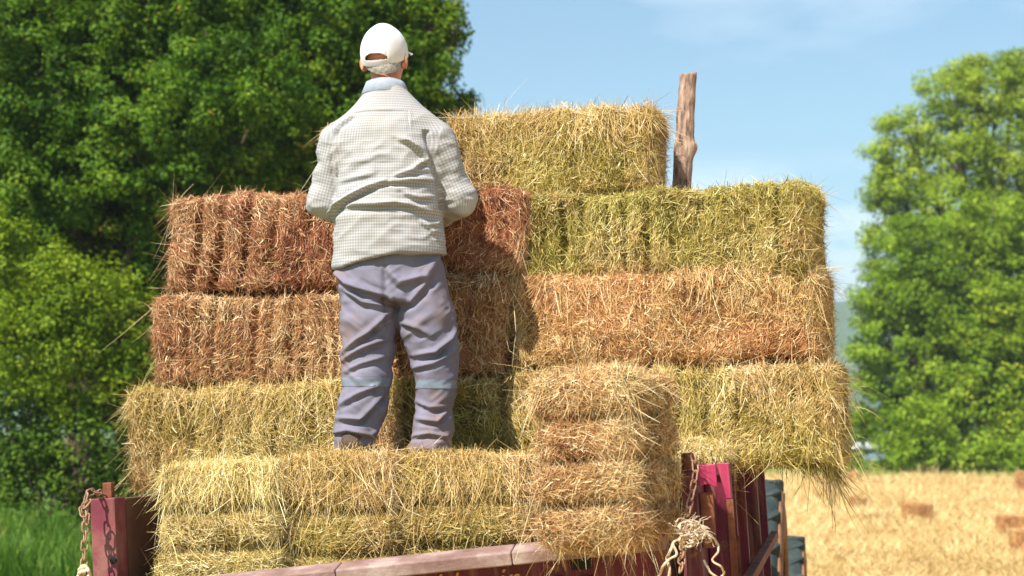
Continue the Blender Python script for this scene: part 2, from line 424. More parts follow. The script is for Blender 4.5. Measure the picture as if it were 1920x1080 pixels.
def build_load():
    T = lambda o, l: tag(o, l, 'hay bale', GH)
    # top
    T(bale_at(588, 812, 222, 372, 7.66, .9, pal='gold', n_str=5000, seed=11, fluff=1.6), 'short end of yellow hay bale glimpsed behind the man, at his left elbow')
    T(bale_at(826, 1228, 205, 372, 7.52, .48, pal='gold', n_str=15000, seed=12, fluff=2.2, spread=.95, crease=.028, extra=tufts(900), topfluff=1.3), 'golden green hay bale alone on top of the stack, beside the wooden pole')
    # upper row
    T(bale_at(303, 806, 357, 547, front_Y(550, 7.40), .47, pal='red', n_str=15000, seed=21, pillow=.014, crease=.075, gap=(.10, .15), roll=R(-.6), shear=-.18, twine='h'), 'rust red hay bale, uppermost on the left, with deep slanting creases')
    T(bale_at(812, 985, 352, 522, front_Y(880, 7.40), 1.0, pal='red', n_str=7500, seed=22, fluff=2.5, yaw=R(-16)), 'end of red hay bale at the man\'s right elbow, half in his shadow')
    T(bale_at(962, 1505, 347, 522, front_Y(1220), .50, pal='green', n_str=18000, seed=23, pillow=.014, crease=.055, yaw=R(-19), twine='h', fluff=1.3, roll=R(-.5)), 'olive green hay bale, uppermost on the right, below the wooden pole')
    # middle row
    T(bale_at(274, 800, 546, 722, front_Y(530, 7.36), .47, pal='brown', n_str=16000, seed=31, pillow=.014, crease=.042, roll=R(-1.0), twine='h', gap=(.05, .10)), 'brown hay bale with pale streaks on the left, beneath the rust red one')
    T(bale_at(800, 944, 520, 705, front_Y(870, 7.37), 1.0, pal='brown', n_str=7000, seed=32, fluff=1.4, yaw=R(-14)), 'end of brown hay bale in shadow right of the man\'s thigh')
    T(bale_at(946, 1532, 507, 684, front_Y(1230), .48, pal='orange', n_str=19000, seed=33, crease=.022, yaw=R(-17), spread=1.1, roll=R(-.8), fluff=1.3, extra=tufts(500)), 'orange straw coloured hay bale in the middle of the right hand stack')
    # bottom row
    T(bale_at(232, 742, 722, 912, front_Y(480, 7.30), .5, pal='gold', n_str=18000, seed=41, pillow=.014, crease=.05, roll=R(-2.2), fluff=1.8, gap=(.09, .16), extra=tufts(700)), 'shaggy yellow hay bale on the trailer\'s left wall, under the brown one')
    T(bale_at(742, 936, 700, 880, front_Y(840, 7.36), 1.0, pal='green', n_str=7000, seed=42, fluff=1.3, yaw=R(-14)), 'end of dark green hay bale in shadow behind the man\'s right shin')
    T(bale_at(936, 1556, 686, 878, front_Y(1245, 7.30), .52, pal='gold', n_str=21000, seed=43, pillow=.014, crease=.05, roll=R(-1.0), fluff=1.5, yaw=R(-16), extra=lambda r, h, s: hanging(r, h, s) + tufts(500)(r, h, s)), 'wide yellow green hay bale overhanging the trailer\'s right wall, with stems dangling')
    T(bale_at(1236, 1362, 832, 930, 6.9, .3, pal='pale', n_str=4000, seed=44, fluff=1.5), 'pale hay bale wedged low behind the rusty right corner post')
    # front row, standing on end so that the flakes lie flat
    def up(px0, px1, py0, Yf, Hm, depth, **kw):
        pm = F / Yf
        return bale_at(px0, px1, py0, py0 + Hm * pm, Yf, depth, faxis=2, **kw)
    T(up(284, 534, 868, 6.76, .80, .50, pal='pale', n_str=15000, seed=51, crease=.06, pillow=.055, gap=(.13, .17), fluff=1.8, extra=tufts(1000, ln0=.06, ln1=.18), round_=.085, spread=1.0, roll=R(-2)), 'pale front bale nearest the trailer\'s left post, ragged on its left side')
    T(up(524, 746, 860, 6.72, .80, .50, pal='gold', n_str=14000, seed=52, crease=.06, pillow=.055, gap=(.13, .17), fluff=1.3, extra=tufts(1000, ln0=.08, ln1=.22), round_=.085, spread=1.0, roll=R(-1.5)), 'front hay bale standing on end directly under the man\'s feet, left of centre')
    T(up(734, 1006, 858, 6.66, .80, .52, pal='gold', n_str=15000, seed=53, crease=.06, pillow=.055, gap=(.13, .17), fluff=1.3, extra=tufts(1100, ln0=.08, ln1=.2), round_=.08, spread=1.0, roll=R(-1)), 'front hay bale under the man\'s right foot, against the tall upright bale')
    T(up(1002, 1186, 704, 5.96, .585, .46, pal='mixed', n_str=22000, seed=54, crease=.06, pillow=.06, gap=(.135, .16), fluff=1.1, yaw=R(-25), roll=R(-3.5), spread=.9, round_=.07, lump=.026, extra=tufts(200, ln0=.06, ln1=.14)), 'tall bale standing on end above the tailgate, layered in four thick flakes')

build_load()

# ------------------------------------------------------------------ trailer
def paint(name, stops, scale=5, rough=.55, chips=.60):
    """old paint: uneven colour, rust blooms where it has chipped, streaks of dust running down"""
    m, nt, b = new_mat(name)
    c = ramp(nt, noise_tex(nt, scale, 8, .65), stops)
    k = ramp(nt, noise_tex(nt, 9, 10, .72), [(chips, (0, 0, 0, 1)), (chips + .035, (1, 1, 1, 1))])
    rc = ramp(nt, noise_tex(nt, 30, 5), [(.35, srgb(66, 36, 26)), (.65, srgb(124, 74, 50))])
    mx = nt.nodes.new('ShaderNodeMix'); mx.data_type = 'RGBA'; nt.links.new(k, mx.inputs['Factor']); nt.links.new(c, mx.inputs['A']); nt.links.new(rc, mx.inputs['B'])
    tc = nt.nodes.new('ShaderNodeTexCoord'); mp = nt.nodes.new('ShaderNodeMapping'); mp.inputs['Scale'].default_value = (22, 22, 1.6)
    nz = nt.nodes.new('ShaderNodeTexNoise'); nz.inputs['Detail'].default_value = 6; nz.inputs['Scale'].default_value = 1.2
    nt.links.new(tc.outputs['Object'], mp.inputs[0]); nt.links.new(mp.outputs[0], nz.inputs['Vector'])
    d = ramp(nt, nz.outputs['Fac'], [(.5, (0, 0, 0, 1)), (.75, (.5, .5, .5, 1))])
    m2 = nt.nodes.new('ShaderNodeMix'); m2.data_type = 'RGBA'; nt.links.new(d, m2.inputs['Factor']); nt.links.new(mx.outputs['Result'], m2.inputs['A']); m2.inputs['B'].default_value = srgb(150, 118, 92)
    nt.links.new(m2.outputs['Result'], b.inputs['Base Color'])
    b.inputs['Roughness'].default_value = rough; b.inputs['Specular IOR Level'].default_value = .35
    bump(nt, b, noise_tex(nt, 40, 6), .25, .006)
    return m
MAROON = paint('maroon_paint', [(.25, srgb(56, 10, 22)), (.55, srgb(92, 14, 38)), (.8, srgb(108, 34, 48))], 4)
FADED = paint('faded_pink_paint', [(.25, srgb(84, 38, 42)), (.48, srgb(116, 46, 58)), (.75, srgb(142, 102, 88))], 5, .75)
PINK = paint('pinkish_red_paint', [(.25, srgb(130, 30, 60)), (.6, srgb(164, 44, 82)), (.85, srgb(176, 84, 98))], 6, .5)
RUST = noisy('rusty_steel', [(.25, srgb(74, 42, 30)), (.5, srgb(120, 70, 48)), (.8, srgb(158, 104, 76))], 14, .85, .35, 60)
RAIL = noisy('worn_rail', [(.25, srgb(104, 74, 66)), (.5, srgb(136, 108, 100)), (.8, srgb(186, 166, 156))], 7, .8, .3, 50)
DARKWALL = noisy('dirty_brown_wall', [(.25, srgb(60, 38, 30)), (.6, srgb(98, 66, 52)), (.85, srgb(120, 84, 66))], 4, .85, .2)
CHAIN = noisy('rusty_chain', [(.3, srgb(110, 76, 56)), (.7, srgb(176, 134, 104))], 40, .7, .2, spec=.5)
ROPE = noisy('frayed_rope', [(.3, srgb(170, 140, 108)), (.7, srgb(232, 212, 182))], 50, .9, .4, 160)
BLACK = noisy('black_parts_and_void', [(.3, srgb(22, 18, 18)), (.7, srgb(40, 34, 32))], 10, .9, .1)
LETTER = noisy('tan_lettering', [(.3, srgb(170, 110, 66)), (.7, srgb(206, 146, 88))], 20, .7, .1)
REFL = noisy('red_reflector', [(.3, srgb(110, 24, 26)), (.7, srgb(140, 44, 36))], 20, .35, .05)
TYRE = noisy('dusty_tyre', [(.25, srgb(30, 38, 38)), (.55, srgb(52, 62, 60)), (.85, srgb(88, 90, 82))], 7, .9, .2)
TDUST = noisy('muddy_sidewall', [(.3, srgb(104, 72, 50)), (.7, srgb(150, 110, 78))], 7, .95, .2)
YELLOW = noisy('rim_paint', [(.3, srgb(160, 120, 40)), (.7, srgb(190, 150, 70))], 7, .6, .1)
TRED = paint('tractor_red', [(.3, srgb(120, 24, 24)), (.7, srgb(160, 36, 30))], 5, .45)

def link_mesh(mb, c, T, side, L=.044, W=.024, r=.0034):
    pts = []
    for a in np.linspace(0, 2 * PI, 17):
        x = math.cos(a); y = math.sin(a)
        pts.append(c + T * (x * W / 2 + np.sign(x) * (L - W) / 2) * (1 if abs(x) > .05 else 1) + side * y * W / 2)
    V, Fq = tube_np(np.array(pts), r, 6)
    b = bmesh.new(); vs = [b.verts.new(v) for v in V]
    for f in Fq: b.faces.new([vs[i] for i in f])
    mb.add(b)

def chain(pts, parent):
    pts = catmull(pts, 12); d = np.r_[0, np.cumsum(np.linalg.norm(np.diff(pts, axis=0), axis=1))]
    mb = MB(); s = 0.0; i = 0
    while s < d[-1]:
        c = np.array([np.interp(s, d, pts[:, k]) for k in range(3)])
        c2 = np.array([np.interp(min(s + .02, d[-1]), d, pts[:, k]) for k in range(3)]); c1 = np.array([np.interp(max(s - .02, 0), d, pts[:, k]) for k in range(3)])
        T = c2 - c1; T /= np.linalg.norm(T)
        A = np.cross(T, [0.3, 1, 0.1]); A /= np.linalg.norm(A); B = np.cross(T, A)
        ang = (PI / 2) * (i % 2) + .5
        link_mesh(mb, c, T, A * math.cos(ang) + B * math.sin(ang)); s += .036; i += 1
    return mb.build('chain', CHAIN, parent, True)

TR_LOC = np.array([.772, 6.30, 0.0]); TR_ROT = Euler((0, R(-3.4), R(-10.5)))
def build_trailer():
    t = empty('farm_trailer', TR_LOC, TR_ROT)
    tag(t, 'maroon farm trailer loaded with hay, its tailgate tipped open on rusty chains', 'trailer')
    W = -2.235; top = 2.065; bed = 1.28; LN = 4.0
    mb = MB().box((W, .06, 1.18), (0, LN, bed))
    mb.build('bed', DARKWALL, t)
    MB().box((W - .02, .08, bed + .002), (W + .035, LN, top - .006), .006).build('side_wall', DARKWALL, t)
    MB().box((-.035, .08, bed + .002), (.01, LN, top - .006), .006).build('side_wall', MAROON, t)
    MB().box((W + .04, LN - .05, bed + .002), (-.04, LN, top), .006).build('front_wall', MAROON, t)
    # left corner post with its stub
    lp = MB().box((W - .065, -.03, 1.18), (W + .035, .075, top), .006).build('corner_post', FADED, t)
    MB().box((W - .035, .02, top - .002), (W + .002, .055, top + .058), .004).build('post_stub', RUST, lp)
    MB().tube([(W + .024, -.029, 1.83), (W + .024, -.045, 1.825)], .012, 10).build('bolt', BLACK, lp)
    # right corner: rusty stub, pink plates and gusset
    rp = MB().box((-.045, -.02, 1.18), (.012, .075, top - .02), .005).build('corner_post', MAROON, t)
    MB().tube([(-.018, .02, top - .03), (-.016, .02, top + .045)], .026, 14).build('post_stub', RUST, rp)
    MB().prism([(.014, top), (.082, top), (.082, top - .085), (.05, top - .07), (.014, top - .075)], .014, 'y', .0).build('corner_plate', PINK, t)
    MB().prism([(.084, top + .004), (.128, top + .002), (.130, top - .125), (.112, top - .125)], .03, 'y', -.012).build('gusset', PINK, t)
    MB().box((.014, .03, top - .30), (.062, .06, top - .10), .003).build('latch_plate', RUST, t)
    for y, w, d in ((.32, .05, .10), (.70, .05, .09), (1.25, .05, .10), (2.4, .05, .10), (3.8, .05, .08)):
        s = MB().box((.012, y, 1.15), (.012 + d, y + w, top - .03), .004).build('side_stake', MAROON, t)
        if y < 1.1: MB().box((.012 + d - .022, y - .006, 1.2), (.012 + d + .004, y - .001, top - (.14 if y < .5 else .3)), .001).build('rust_strip', RUST, s)
    MB().box((.115, .34, 1.575), (.155, 3.6, 1.615), .004).build('side_rail', RUST, t)
    MB().box((.012, .30, top - .05), (.10, 3.9, top - .012), .004).build('top_rail', MAROON, t)
    # chassis, axle, drawbar and wheels
    MB().box((W + .5, .2, 1.02), (W + .62, LN + .1, 1.178)).box((-.62, .2, 1.02), (-.5, LN + .1, 1.178)).box((W + .1, 2.2, .46), (-.1, 2.32, .58)).box((W + .5, 2.2, .575), (W + .62, 2.32, 1.022)).box((-.62, 2.2, .575), (-.5, 2.32, 1.022)).build('chassis', RUST, t)
    MB().tube([(W + .56, LN, 1.05), (W / 2, LN + 1.3, .75)], .05).tube([(-.56, LN, 1.05), (W / 2, LN + 1.3, .75)], .05).build('drawbar', RUST, t)
    for x in (W + .16, -.16):
        w = MB().lathe([(-.11, .30), (-.13, .42), (-.10, .50), (-.03, .52), (.03, .52), (.10, .50), (.13, .42), (.11, .30)], 40, 'x', (x, 2.26, .535)).build('wheel', TYRE, t, True)
        MB().lathe([(-.09, .05), (-.09, .305), (.09, .305), (.09, .05)], 24, 'x', (x, 2.26, .535)).build('rim', YELLOW, w)
    # tailgate, hinged at the bed and leaning out towards us
    g = empty('tailgate', (0, -.01, 1.25), (R(12), R(-3.0), 0)); g.parent = t
    GL, GR, GH_, th = W + .02, -.07, .608, .05
    MB().box((GL, 0, 0), (GR, th - .012, GH_ - .052), .004).build('panel', MAROON, g)
    for a, b in ((GL, -1.27), (-1.267, -.62), (-.617, GR)):
        MB().box((a, -.062, GH_ - .05), (b, th, GH_), .006).build('top_rail', RAIL, g)
    for a, b, z in ((GL, GL + .05, GH_ - .054), (GR - .05, GR, GH_ - .054), (-1.36, -1.32, .42)):
        MB().box((a, -.012, 0), (b, -.001, z), .003).build('frame_rib', MAROON, g)
    # stencilled lettering
    cu = bpy.data.curves.new('lettering', 'FONT'); cu.body = 'Balıkesir'; cu.size = .115; cu.shear = .35; cu.extrude = .0008; cu.space_character = 1.1
    tmp = bpy.data.objects.new('tmp_text', cu); col.objects.link(tmp)
    bpy.context.view_layer.update()
    me = bpy.data.meshes.new_from_object(tmp.evaluated_get(bpy.context.evaluated_depsgraph_get()))
    bpy.data.objects.remove(tmp)
    me.materials.clear(); me.materials.append(LETTER)
    lo = bpy.data.objects.new('lettering', me); col.objects.link(lo); lo.parent = g
    lo.rotation_euler = (R(90), 0, 0); lo.location = (-1.06, -.0035, GH_ - .055 - .012 - .082)
    MB().box((-.42, -.006, GH_ - .105), (-.345, -.001, GH_ - .058), .002).build('dark_slot_plate', BLACK, g)  # solid plate: the dark of a hole put into its colour
    MB().box((-.40, -.016, GH_ - .16), (-.345, -.001, GH_ - .13), .004).build('reflector', REFL, g)
    MB().tube(catmull([(-.51, -.004, GH_ - .15), (-.49, -.02, GH_ - .125), (-.465, -.024, GH_ - .118), (-.44, -.02, GH_ - .125), (-.42, -.004, GH_ - .15)], 6), .006).build('handle', MAROON, g, True)
    # chains: in trailer space
    Mi = (Matrix.Translation(TR_LOC) @ TR_ROT.to_matrix().to_4x4()).inverted()
    L = lambda px, py, Y: np.array(Mi @ Vector(P(px, py, Y)))
    chain([L(192, 926, 6.74), L(178, 922, 6.66), L(163, 928, 6.62), L(159, 955, 6.61), L(160, 990, 6.60), L(158, 1030, 6.57), L(157, 1080, 6.52), L(158, 1130, 6.45)], t)
    chain([L(163, 945, 6.60), L(155, 958, 6.585), L(165, 972, 6.58), L(156, 985, 6.58)], t)
    chain([L(1300, 858, 6.24), L(1304, 880, 6.22), L(1299, 915, 6.20), L(1292, 950, 6.16), L(1286, 985, 6.10), L(1280, 1030, 6.0), L(1276, 1075, 5.9)], t)
    return t

def build_ropes():
    rnd = random.Random(5)
    def ropes(name, specs, label):
        Vs, Fs, off = [], [], 0
        for pts, r in specs:
            p = catmull(pts, 10)
            p = p + np.stack([vnoise(p, 40, 3), vnoise(p, 40, 4), vnoise(p, 40, 5)], 1) * .003
            v, f = tube_np(p, r * (1 + .18 * vnoise(p, 90, 8)), 7); Vs.append(v); Fs.append(f + off); off += len(v)
        V = np.concatenate(Vs); c = V.mean(0)
        o = mesh_np(name, V - c, [np.concatenate(Fs)], ROPE, smooth=True); o.location = c
        tag(o, label, 'rope')
    Y = 5.98
    q = lambda L, d=0: [P(x, y, Y + d + .03 * math.sin(x * .7 + y)) for x, y in L]
    S = [(q([(1300, 985), (1310, 1000), (1330, 1003), (1345, 1020), (1346, 1035), (1335, 1050), (1352, 1062), (1357, 1075), (1350, 1085)]), .0038),
         (q([(1285, 1010), (1262, 1018), (1268, 1040), (1255, 1048), (1245, 1062), (1235, 1078), (1228, 1092)]), .0044),
         (q([(1262, 1020), (1256, 1035), (1250, 1048), (1256, 1066), (1252, 1090)]), .005),
         (q([(1320, 1050), (1330, 1070), (1345, 1082)]), .004),
         (q([(1288, 1000), (1278, 1015), (1280, 1040), (1274, 1052)]), .0045)]
    for k in range(16):
        cx, cy = 1300 + rnd.gauss(0, 9), 1000 + rnd.gauss(0, 10); rr = rnd.uniform(9, 20); a0 = rnd.uniform(0, 6)
        S.append((q([(cx + rr * math.cos(a0 + a) * rnd.uniform(.7, 1.2), cy + rr * .75 * math.sin(a0 + a) * rnd.uniform(.7, 1.2)) for a in np.linspace(0, rnd.uniform(4, 7), 8)], rnd.uniform(-.05, .05)), rnd.uniform(.0016, .0042)))
    for k in range(60):
        a = rnd.uniform(0, 2 * PI); l = rnd.uniform(18, 42); x, y = 1302 + rnd.gauss(0, 8), 998 + rnd.gauss(0, 8)
        S.append((q([(x, y), (x + l * .6 * math.cos(a), y + l * .5 * math.sin(a)), (x + l * math.cos(a + .4), y + l * math.sin(a + .4) * .8)], rnd.uniform(-.06, .03)), rnd.uniform(.0005, .0012)))
    ropes('knotted_rope', S, 'tangled frayed pale rope knotted on the right chain beside the tailgate')
    Y = 6.5
    S = []
    for k in range(9):
        cx, cy = 159 + rnd.gauss(0, 3), 1074 + rnd.gauss(0, 4); rr = rnd.uniform(5, 11); a0 = rnd.uniform(0, 6)
        S.append((q([(cx + rr * math.cos(a0 + a), cy + rr * 1.1 * math.sin(a0 + a)) for a in np.linspace(0, 6, 8)], rnd.uniform(-.03, .0)), rnd.uniform(.005, .009)))
    ropes('knotted_rope', S, 'white rope knot at the lower end of the left chain')

def build_pole():
    def c(px, py): return P(px, py, 7.95)
    pts = [c(1272, 520), c(1276, 420), c(1278, 345), c(1281, 300), c(1283, 265), c(1286, 210), c(1289, 160), c(1291, 140)]
    rad = [19, 18.4, 17.6, 18.6, 17.8, 17, 16.2, 16.2]
    pts[0] = np.array([pts[1][0] - .05, 7.95, 1.28])
    p = catmull(pts, 10); d = np.linspace(0, len(rad) - 1, len(p)); r = np.interp(d, np.arange(len(rad)), np.array(rad) / 412)
    V, Fq = tube_np(p, r, 20)
    n = 20; ax = np.repeat(p, n, 0); rd = V - ax; rl = np.linalg.norm(rd, axis=1)[:, None]
    V = ax + rd * (1 + .07 * vnoise(V, 25, 2) + .06 * vnoise(V * np.array([3, 3, .5]), 30, 3))[:, None]
    kn = c(1299, 281)
    dk = np.linalg.norm(V - kn + np.array([.0, 0.04, 0]), axis=1)
    V = V + (np.array([.75, -.2, .15]) * (.045 * np.exp(-(dk / .034) ** 2))[:, None])
    ce = p[-1] + np.array([0, -.0, .001]); tilt = V[-n:] - ce
    V[-n:, 2] += tilt[:, 0] * .35
    last = len(V) - n
    cap = np.array([[last + i for i in (0, k, k + 1)] for k in range(1, n - 1)])
    m, nt, b = new_mat('bare_wood')
    tc = nt.nodes.new('ShaderNodeTexCoord'); mp = nt.nodes.new('ShaderNodeMapping'); mp.inputs['Scale'].default_value = (34, 34, 9)
    nz = nt.nodes.new('ShaderNodeTexNoise'); nz.inputs['Detail'].default_value = 8; nz.inputs['Scale'].default_value = 1.4
    nt.links.new(tc.outputs['Object'], mp.inputs[0]); nt.links.new(mp.outputs[0], nz.inputs['Vector'])
    nt.links.new(ramp(nt, nz.outputs['Fac'], [(.3, srgb(84, 64, 54)), (.45, srgb(142, 112, 94)), (.6, srgb(168, 138, 116)), (.75, srgb(200, 174, 148))]), b.inputs['Base Color'])
    b.inputs['Roughness'].default_value = .85; bump(nt, b, nz.outputs['Fac'], .9, .02)
    base = p[0]
    o = mesh_np('wooden_pole', V - base, [Fq, cap], m, smooth=True, loc=base)
    tag(o, 'bare wooden pole with a knot standing up behind the topmost hay', 'pole')

def build_tractor():
    t = empty('tractor', np.array(Matrix.Translation(TR_LOC) @ Matrix.Rotation(R(-10.5), 4, 'Z') @ Vector((-1.14, 5.3, 0))), (0, 0, R(-10.5)))
    tag(t, 'tractor hidden ahead of the trailer, only its dusty right wheels showing', 'tractor')
    MB().box((-.22, -.4, .55), (.22, 3.2, .95), .03).build('chassis', RUST, t)
    MB().prism([(.6, 1.0), (.6, 1.45), (1.0, 1.62), (3.0, 1.5), (3.25, 1.3), (3.25, .96)], .64, 'x', -.32, .04).build('bonnet', TRED, t)
    MB().box((-.25, -.25, 1.0), (.25, .25, 1.12), .03).box((-.25, -.32, 1.12), (.25, -.22, 1.5), .03).build('seat', BLACK, t)
    MB().tube([(0, .75, 1.4), (0, .55, 1.62)], .02).build('steering_column', BLACK, t)
    for s in (-1, 1):
        for (y, rad, hw, xo) in ((0, .94, .21, .97), (2.6, .67, .165, 1.10)):
            prof = [(-hw * .8, rad * .55), (-hw, rad * .75), (-hw * .97, rad * .85), (-hw * .88, rad * .92), (-hw * .7, rad * .96), (-hw * .35, rad * .975), (hw * .35, rad * .975), (hw * .7, rad * .96), (hw * .88, rad * .92), (hw * .97, rad * .85), (hw, rad * .75), (hw * .8, rad * .55)]
            w = MB().lathe(prof, 64, 'x', (s * xo, y, rad)).build('tyre', TYRE, t, True)
            lug = MB(); n = 22
            for k in range(n):
                for side in (-1, 1):
                    a = 2 * PI * (k + (.5 if side > 0 else 0)) / n
                    M = Matrix.Translation((s * xo, y, rad)) @ Matrix.Rotation(a, 4, 'X') @ Matrix.Translation((side * hw * .5, 0, rad * .955)) @ Matrix.Rotation(side * R(38), 4, 'Z')
                    lug.box((-hw * .56, -.024, -.06), (hw * .56, .024, .020), .012, M)
            lug.build('tread', TYRE, w)
            MB().lathe([(s * hw * 1.02, rad * .57), (s * hw * 1.05, rad * .75), (s * hw * .97, rad * .9), (s * hw * .9, rad * .9), (s * hw * .9, rad * .57)], 64, 'x', (s * xo, y, rad)).build('sidewall', TDUST, w, True)
            MB().lathe([(-hw * .3, .08), (-hw * .5, rad * .56), (hw * .5, rad * .56), (hw * .3, .08)], 40, 'x', (s * xo, y, rad)).build('rim', YELLOW, w)
        MB().lathe([(-.2, .98), (-.2, 1.01), (.2, 1.01), (.2, .98)], 8, 'x', (0, 0, 0)).bm.free()
    return t

build_trailer(); build_ropes(); build_pole(); build_tractor()

# ------------------------------------------------------------------ signed-distance modelling for the person
class Field:
    def __init__(s, lo, hi, h):
        s.lo = np.array(lo, float); s.h = h
        s.n = np.ceil((np.array(hi) - s.lo) / h).astype(int) + 1
        s.F = np.full(s.n, 0.3, np.float32)
    def _win(s, lo, hi):
        a = np.clip(np.floor((lo - s.lo) / s.h).astype(int), 0, s.n - 1); b = np.clip(np.ceil((hi - s.lo) / s.h).astype(int) + 1, 1, s.n)
        sl = tuple(slice(a[i], b[i]) for i in range(3))
        g = [s.lo[i] + s.h * np.arange(a[i], b[i]) for i in range(3)]
        return sl, g[0][:, None, None], g[1][None, :, None], g[2][None, None, :]
    def put(s, fn, lo, hi, k=.01, sub=False):
        sl, x, y, z = s._win(np.array(lo) - 2.5 * k - .02, np.array(hi) + 2.5 * k + .02)
        d = fn(x, y, z); A = s.F[sl]
        if sub:
            d = -d; h = np.clip(.5 + .5 * (A - d) / k, 0, 1) if k > 0 else (A > d)
            s.F[sl] = (d * (1 - h) + A * h + k * h * (1 - h)).astype(np.float32); return
        h = np.clip(.5 + .5 * (A - d) / k, 0, 1)
        s.F[sl] = (A * (1 - h) + d * h - k * h * (1 - h)).astype(np.float32)
    def cone(s, a, b, ra, rb, k=.02, sy=1.0):
        a = np.array(a, float); b = np.array(b, float); ab = b - a; L2 = ab @ ab + 1e-12
        def fn(x, y, z):
            t = np.clip(((x - a[0]) * ab[0] + (y - a[1]) * ab[1] + (z - a[2]) * ab[2]) / L2, 0, 1)
            return np.sqrt((x - a[0] - t * ab[0]) ** 2 + ((y - a[1] - t * ab[1]) / sy) ** 2 + (z - a[2] - t * ab[2]) ** 2) - (ra + t * (rb - ra))
        r = max(ra, rb) * max(1, sy); s.put(fn, np.minimum(a, b) - r, np.maximum(a, b) + r, k)
    def ell(s, c, rad, k=.02, M=None, sub=False):
        c = np.array(c, float); rad = np.array(rad, float)
        def fn(x, y, z):
            X, Y, Z = x - c[0], y - c[1], z - c[2]
            if M is not None: X, Y, Z = [M[0, i] * X + M[1, i] * Y + M[2, i] * Z for i in range(3)]
            q = np.sqrt((X / rad[0]) ** 2 + (Y / rad[1]) ** 2 + (Z / rad[2]) ** 2)
            q2 = np.sqrt((X / rad[0] ** 2) ** 2 + (Y / rad[1] ** 2) ** 2 + (Z / rad[2] ** 2) ** 2) + 1e-9
            return q * (q - 1) / q2
        m = rad.max(); s.put(fn, c - m, c + m, k, sub)
    def loft(s, rows, zlo, zhi, k=.02, p=2.3):
        """rows: (z, cx, cy, rx, ry)"""
        rows = np.array(sorted(rows)); 
        def fn(x, y, z):
            g = lambda i: np.interp(z.ravel(), rows[:, 0], rows[:, i])[None, None, :]
            cx, cy, rx, ry = g(1), g(2), g(3), g(4)
            q = (np.abs((x - cx) / rx) ** p + np.abs((y - cy) / ry) ** p) ** (1 / p)
            d = (q - 1) * np.minimum(rx, ry)
            return np.maximum(d, np.maximum(zlo - z, z - zhi))
        m = rows[:, 3:].max() + np.abs(rows[:, 1:3]).max()
        s.put(fn, np.array([-m, -m, zlo]), np.array([m, m, zhi]), k)
    def mesh(s):
        Fv = s.F; nx, ny, nz = Fv.shape; S = Fv < 0
        cnt = np.zeros((nx - 1, ny - 1, nz - 1), np.int8)
        offs = [(i, j, k) for i in (0, 1) for j in (0, 1) for k in (0, 1)]
        for i, j, k in offs: cnt += S[i:nx - 1 + i, j:ny - 1 + j, k:nz - 1 + k]
        act = np.argwhere((cnt > 0) & (cnt < 8)); idx = np.full(cnt.shape, -1, np.int32); idx[tuple(act.T)] = np.arange(len(act))
        vals = {o: Fv[act[:, 0] + o[0], act[:, 1] + o[1], act[:, 2] + o[2]] for o in offs}
        acc = np.zeros((len(act), 3)); num = np.zeros(len(act))
        for o in offs:
            for ax in range(3):
                if o[ax] == 0:
                    q = list(o); q[ax] = 1; q = tuple(q); fa, fb = vals[o], vals[q]
                    m = (fa < 0) != (fb < 0); t = fa[m] / (fa[m] - fb[m])
                    pos = np.tile(np.array(o, float), (m.sum(), 1)); pos[:, ax] += t
                    acc[m] += pos; num[m] += 1
        V = s.lo + s.h * (act + acc / num[:, None])
        quads = []
        for ax in range(3):
            a, b = [i for i in range(3) if i != ax]
            sl0 = [slice(None)] * 3; sl1 = [slice(None)] * 3; sl0[ax] = slice(0, -1); sl1[ax] = slice(1, None)
            ch = S[tuple(sl0)] != S[tuple(sl1)]
            e = np.argwhere(ch); e = e[(e[:, a] > 0) & (e[:, b] > 0) & (e[:, a] < s.n[a] - 1) & (e[:, b] < s.n[b] - 1)]
            def cell(da, db):
                c = e.copy(); c[:, a] -= da; c[:, b] -= db; return idx[tuple(c.T)]
            q = np.stack([cell(1, 1), cell(0, 1), cell(0, 0), cell(1, 0)], 1)
            ins = S[tuple(e.T)]; flip = ins if ax != 1 else ~ins
            q = np.where(flip[:, None], q, q[:, ::-1]); quads.append(q[(q >= 0).all(1)])
        return V, np.concatenate(quads)

def relax(V, Q, it=3, lam=.5):
    e = np.concatenate([Q[:, [0, 1]], Q[:, [1, 2]], Q[:, [2, 3]], Q[:, [3, 0]]])
    for _ in range(it):
        s = np.zeros_like(V); c = np.zeros(len(V))
        for i in range(3):
            s[:, i] = np.bincount(e[:, 0], V[e[:, 1], i], len(V)) + np.bincount(e[:, 1], V[e[:, 0], i], len(V))
        c = np.bincount(e[:, 0], minlength=len(V)) + np.bincount(e[:, 1], minlength=len(V))
        V = V + lam * (s / np.maximum(c, 1)[:, None] - V)
    return V

def normals(V, Q):
    fn = np.cross(V[Q[:, 2]] - V[Q[:, 0]], V[Q[:, 3]] - V[Q[:, 1]])
    N = np.zeros_like(V)
    for k in range(4):
        for i in range(3): N[:, i] += np.bincount(Q[:, k], fn[:, i], len(V))
    return N / (np.linalg.norm(N, axis=1)[:, None] + 1e-12)

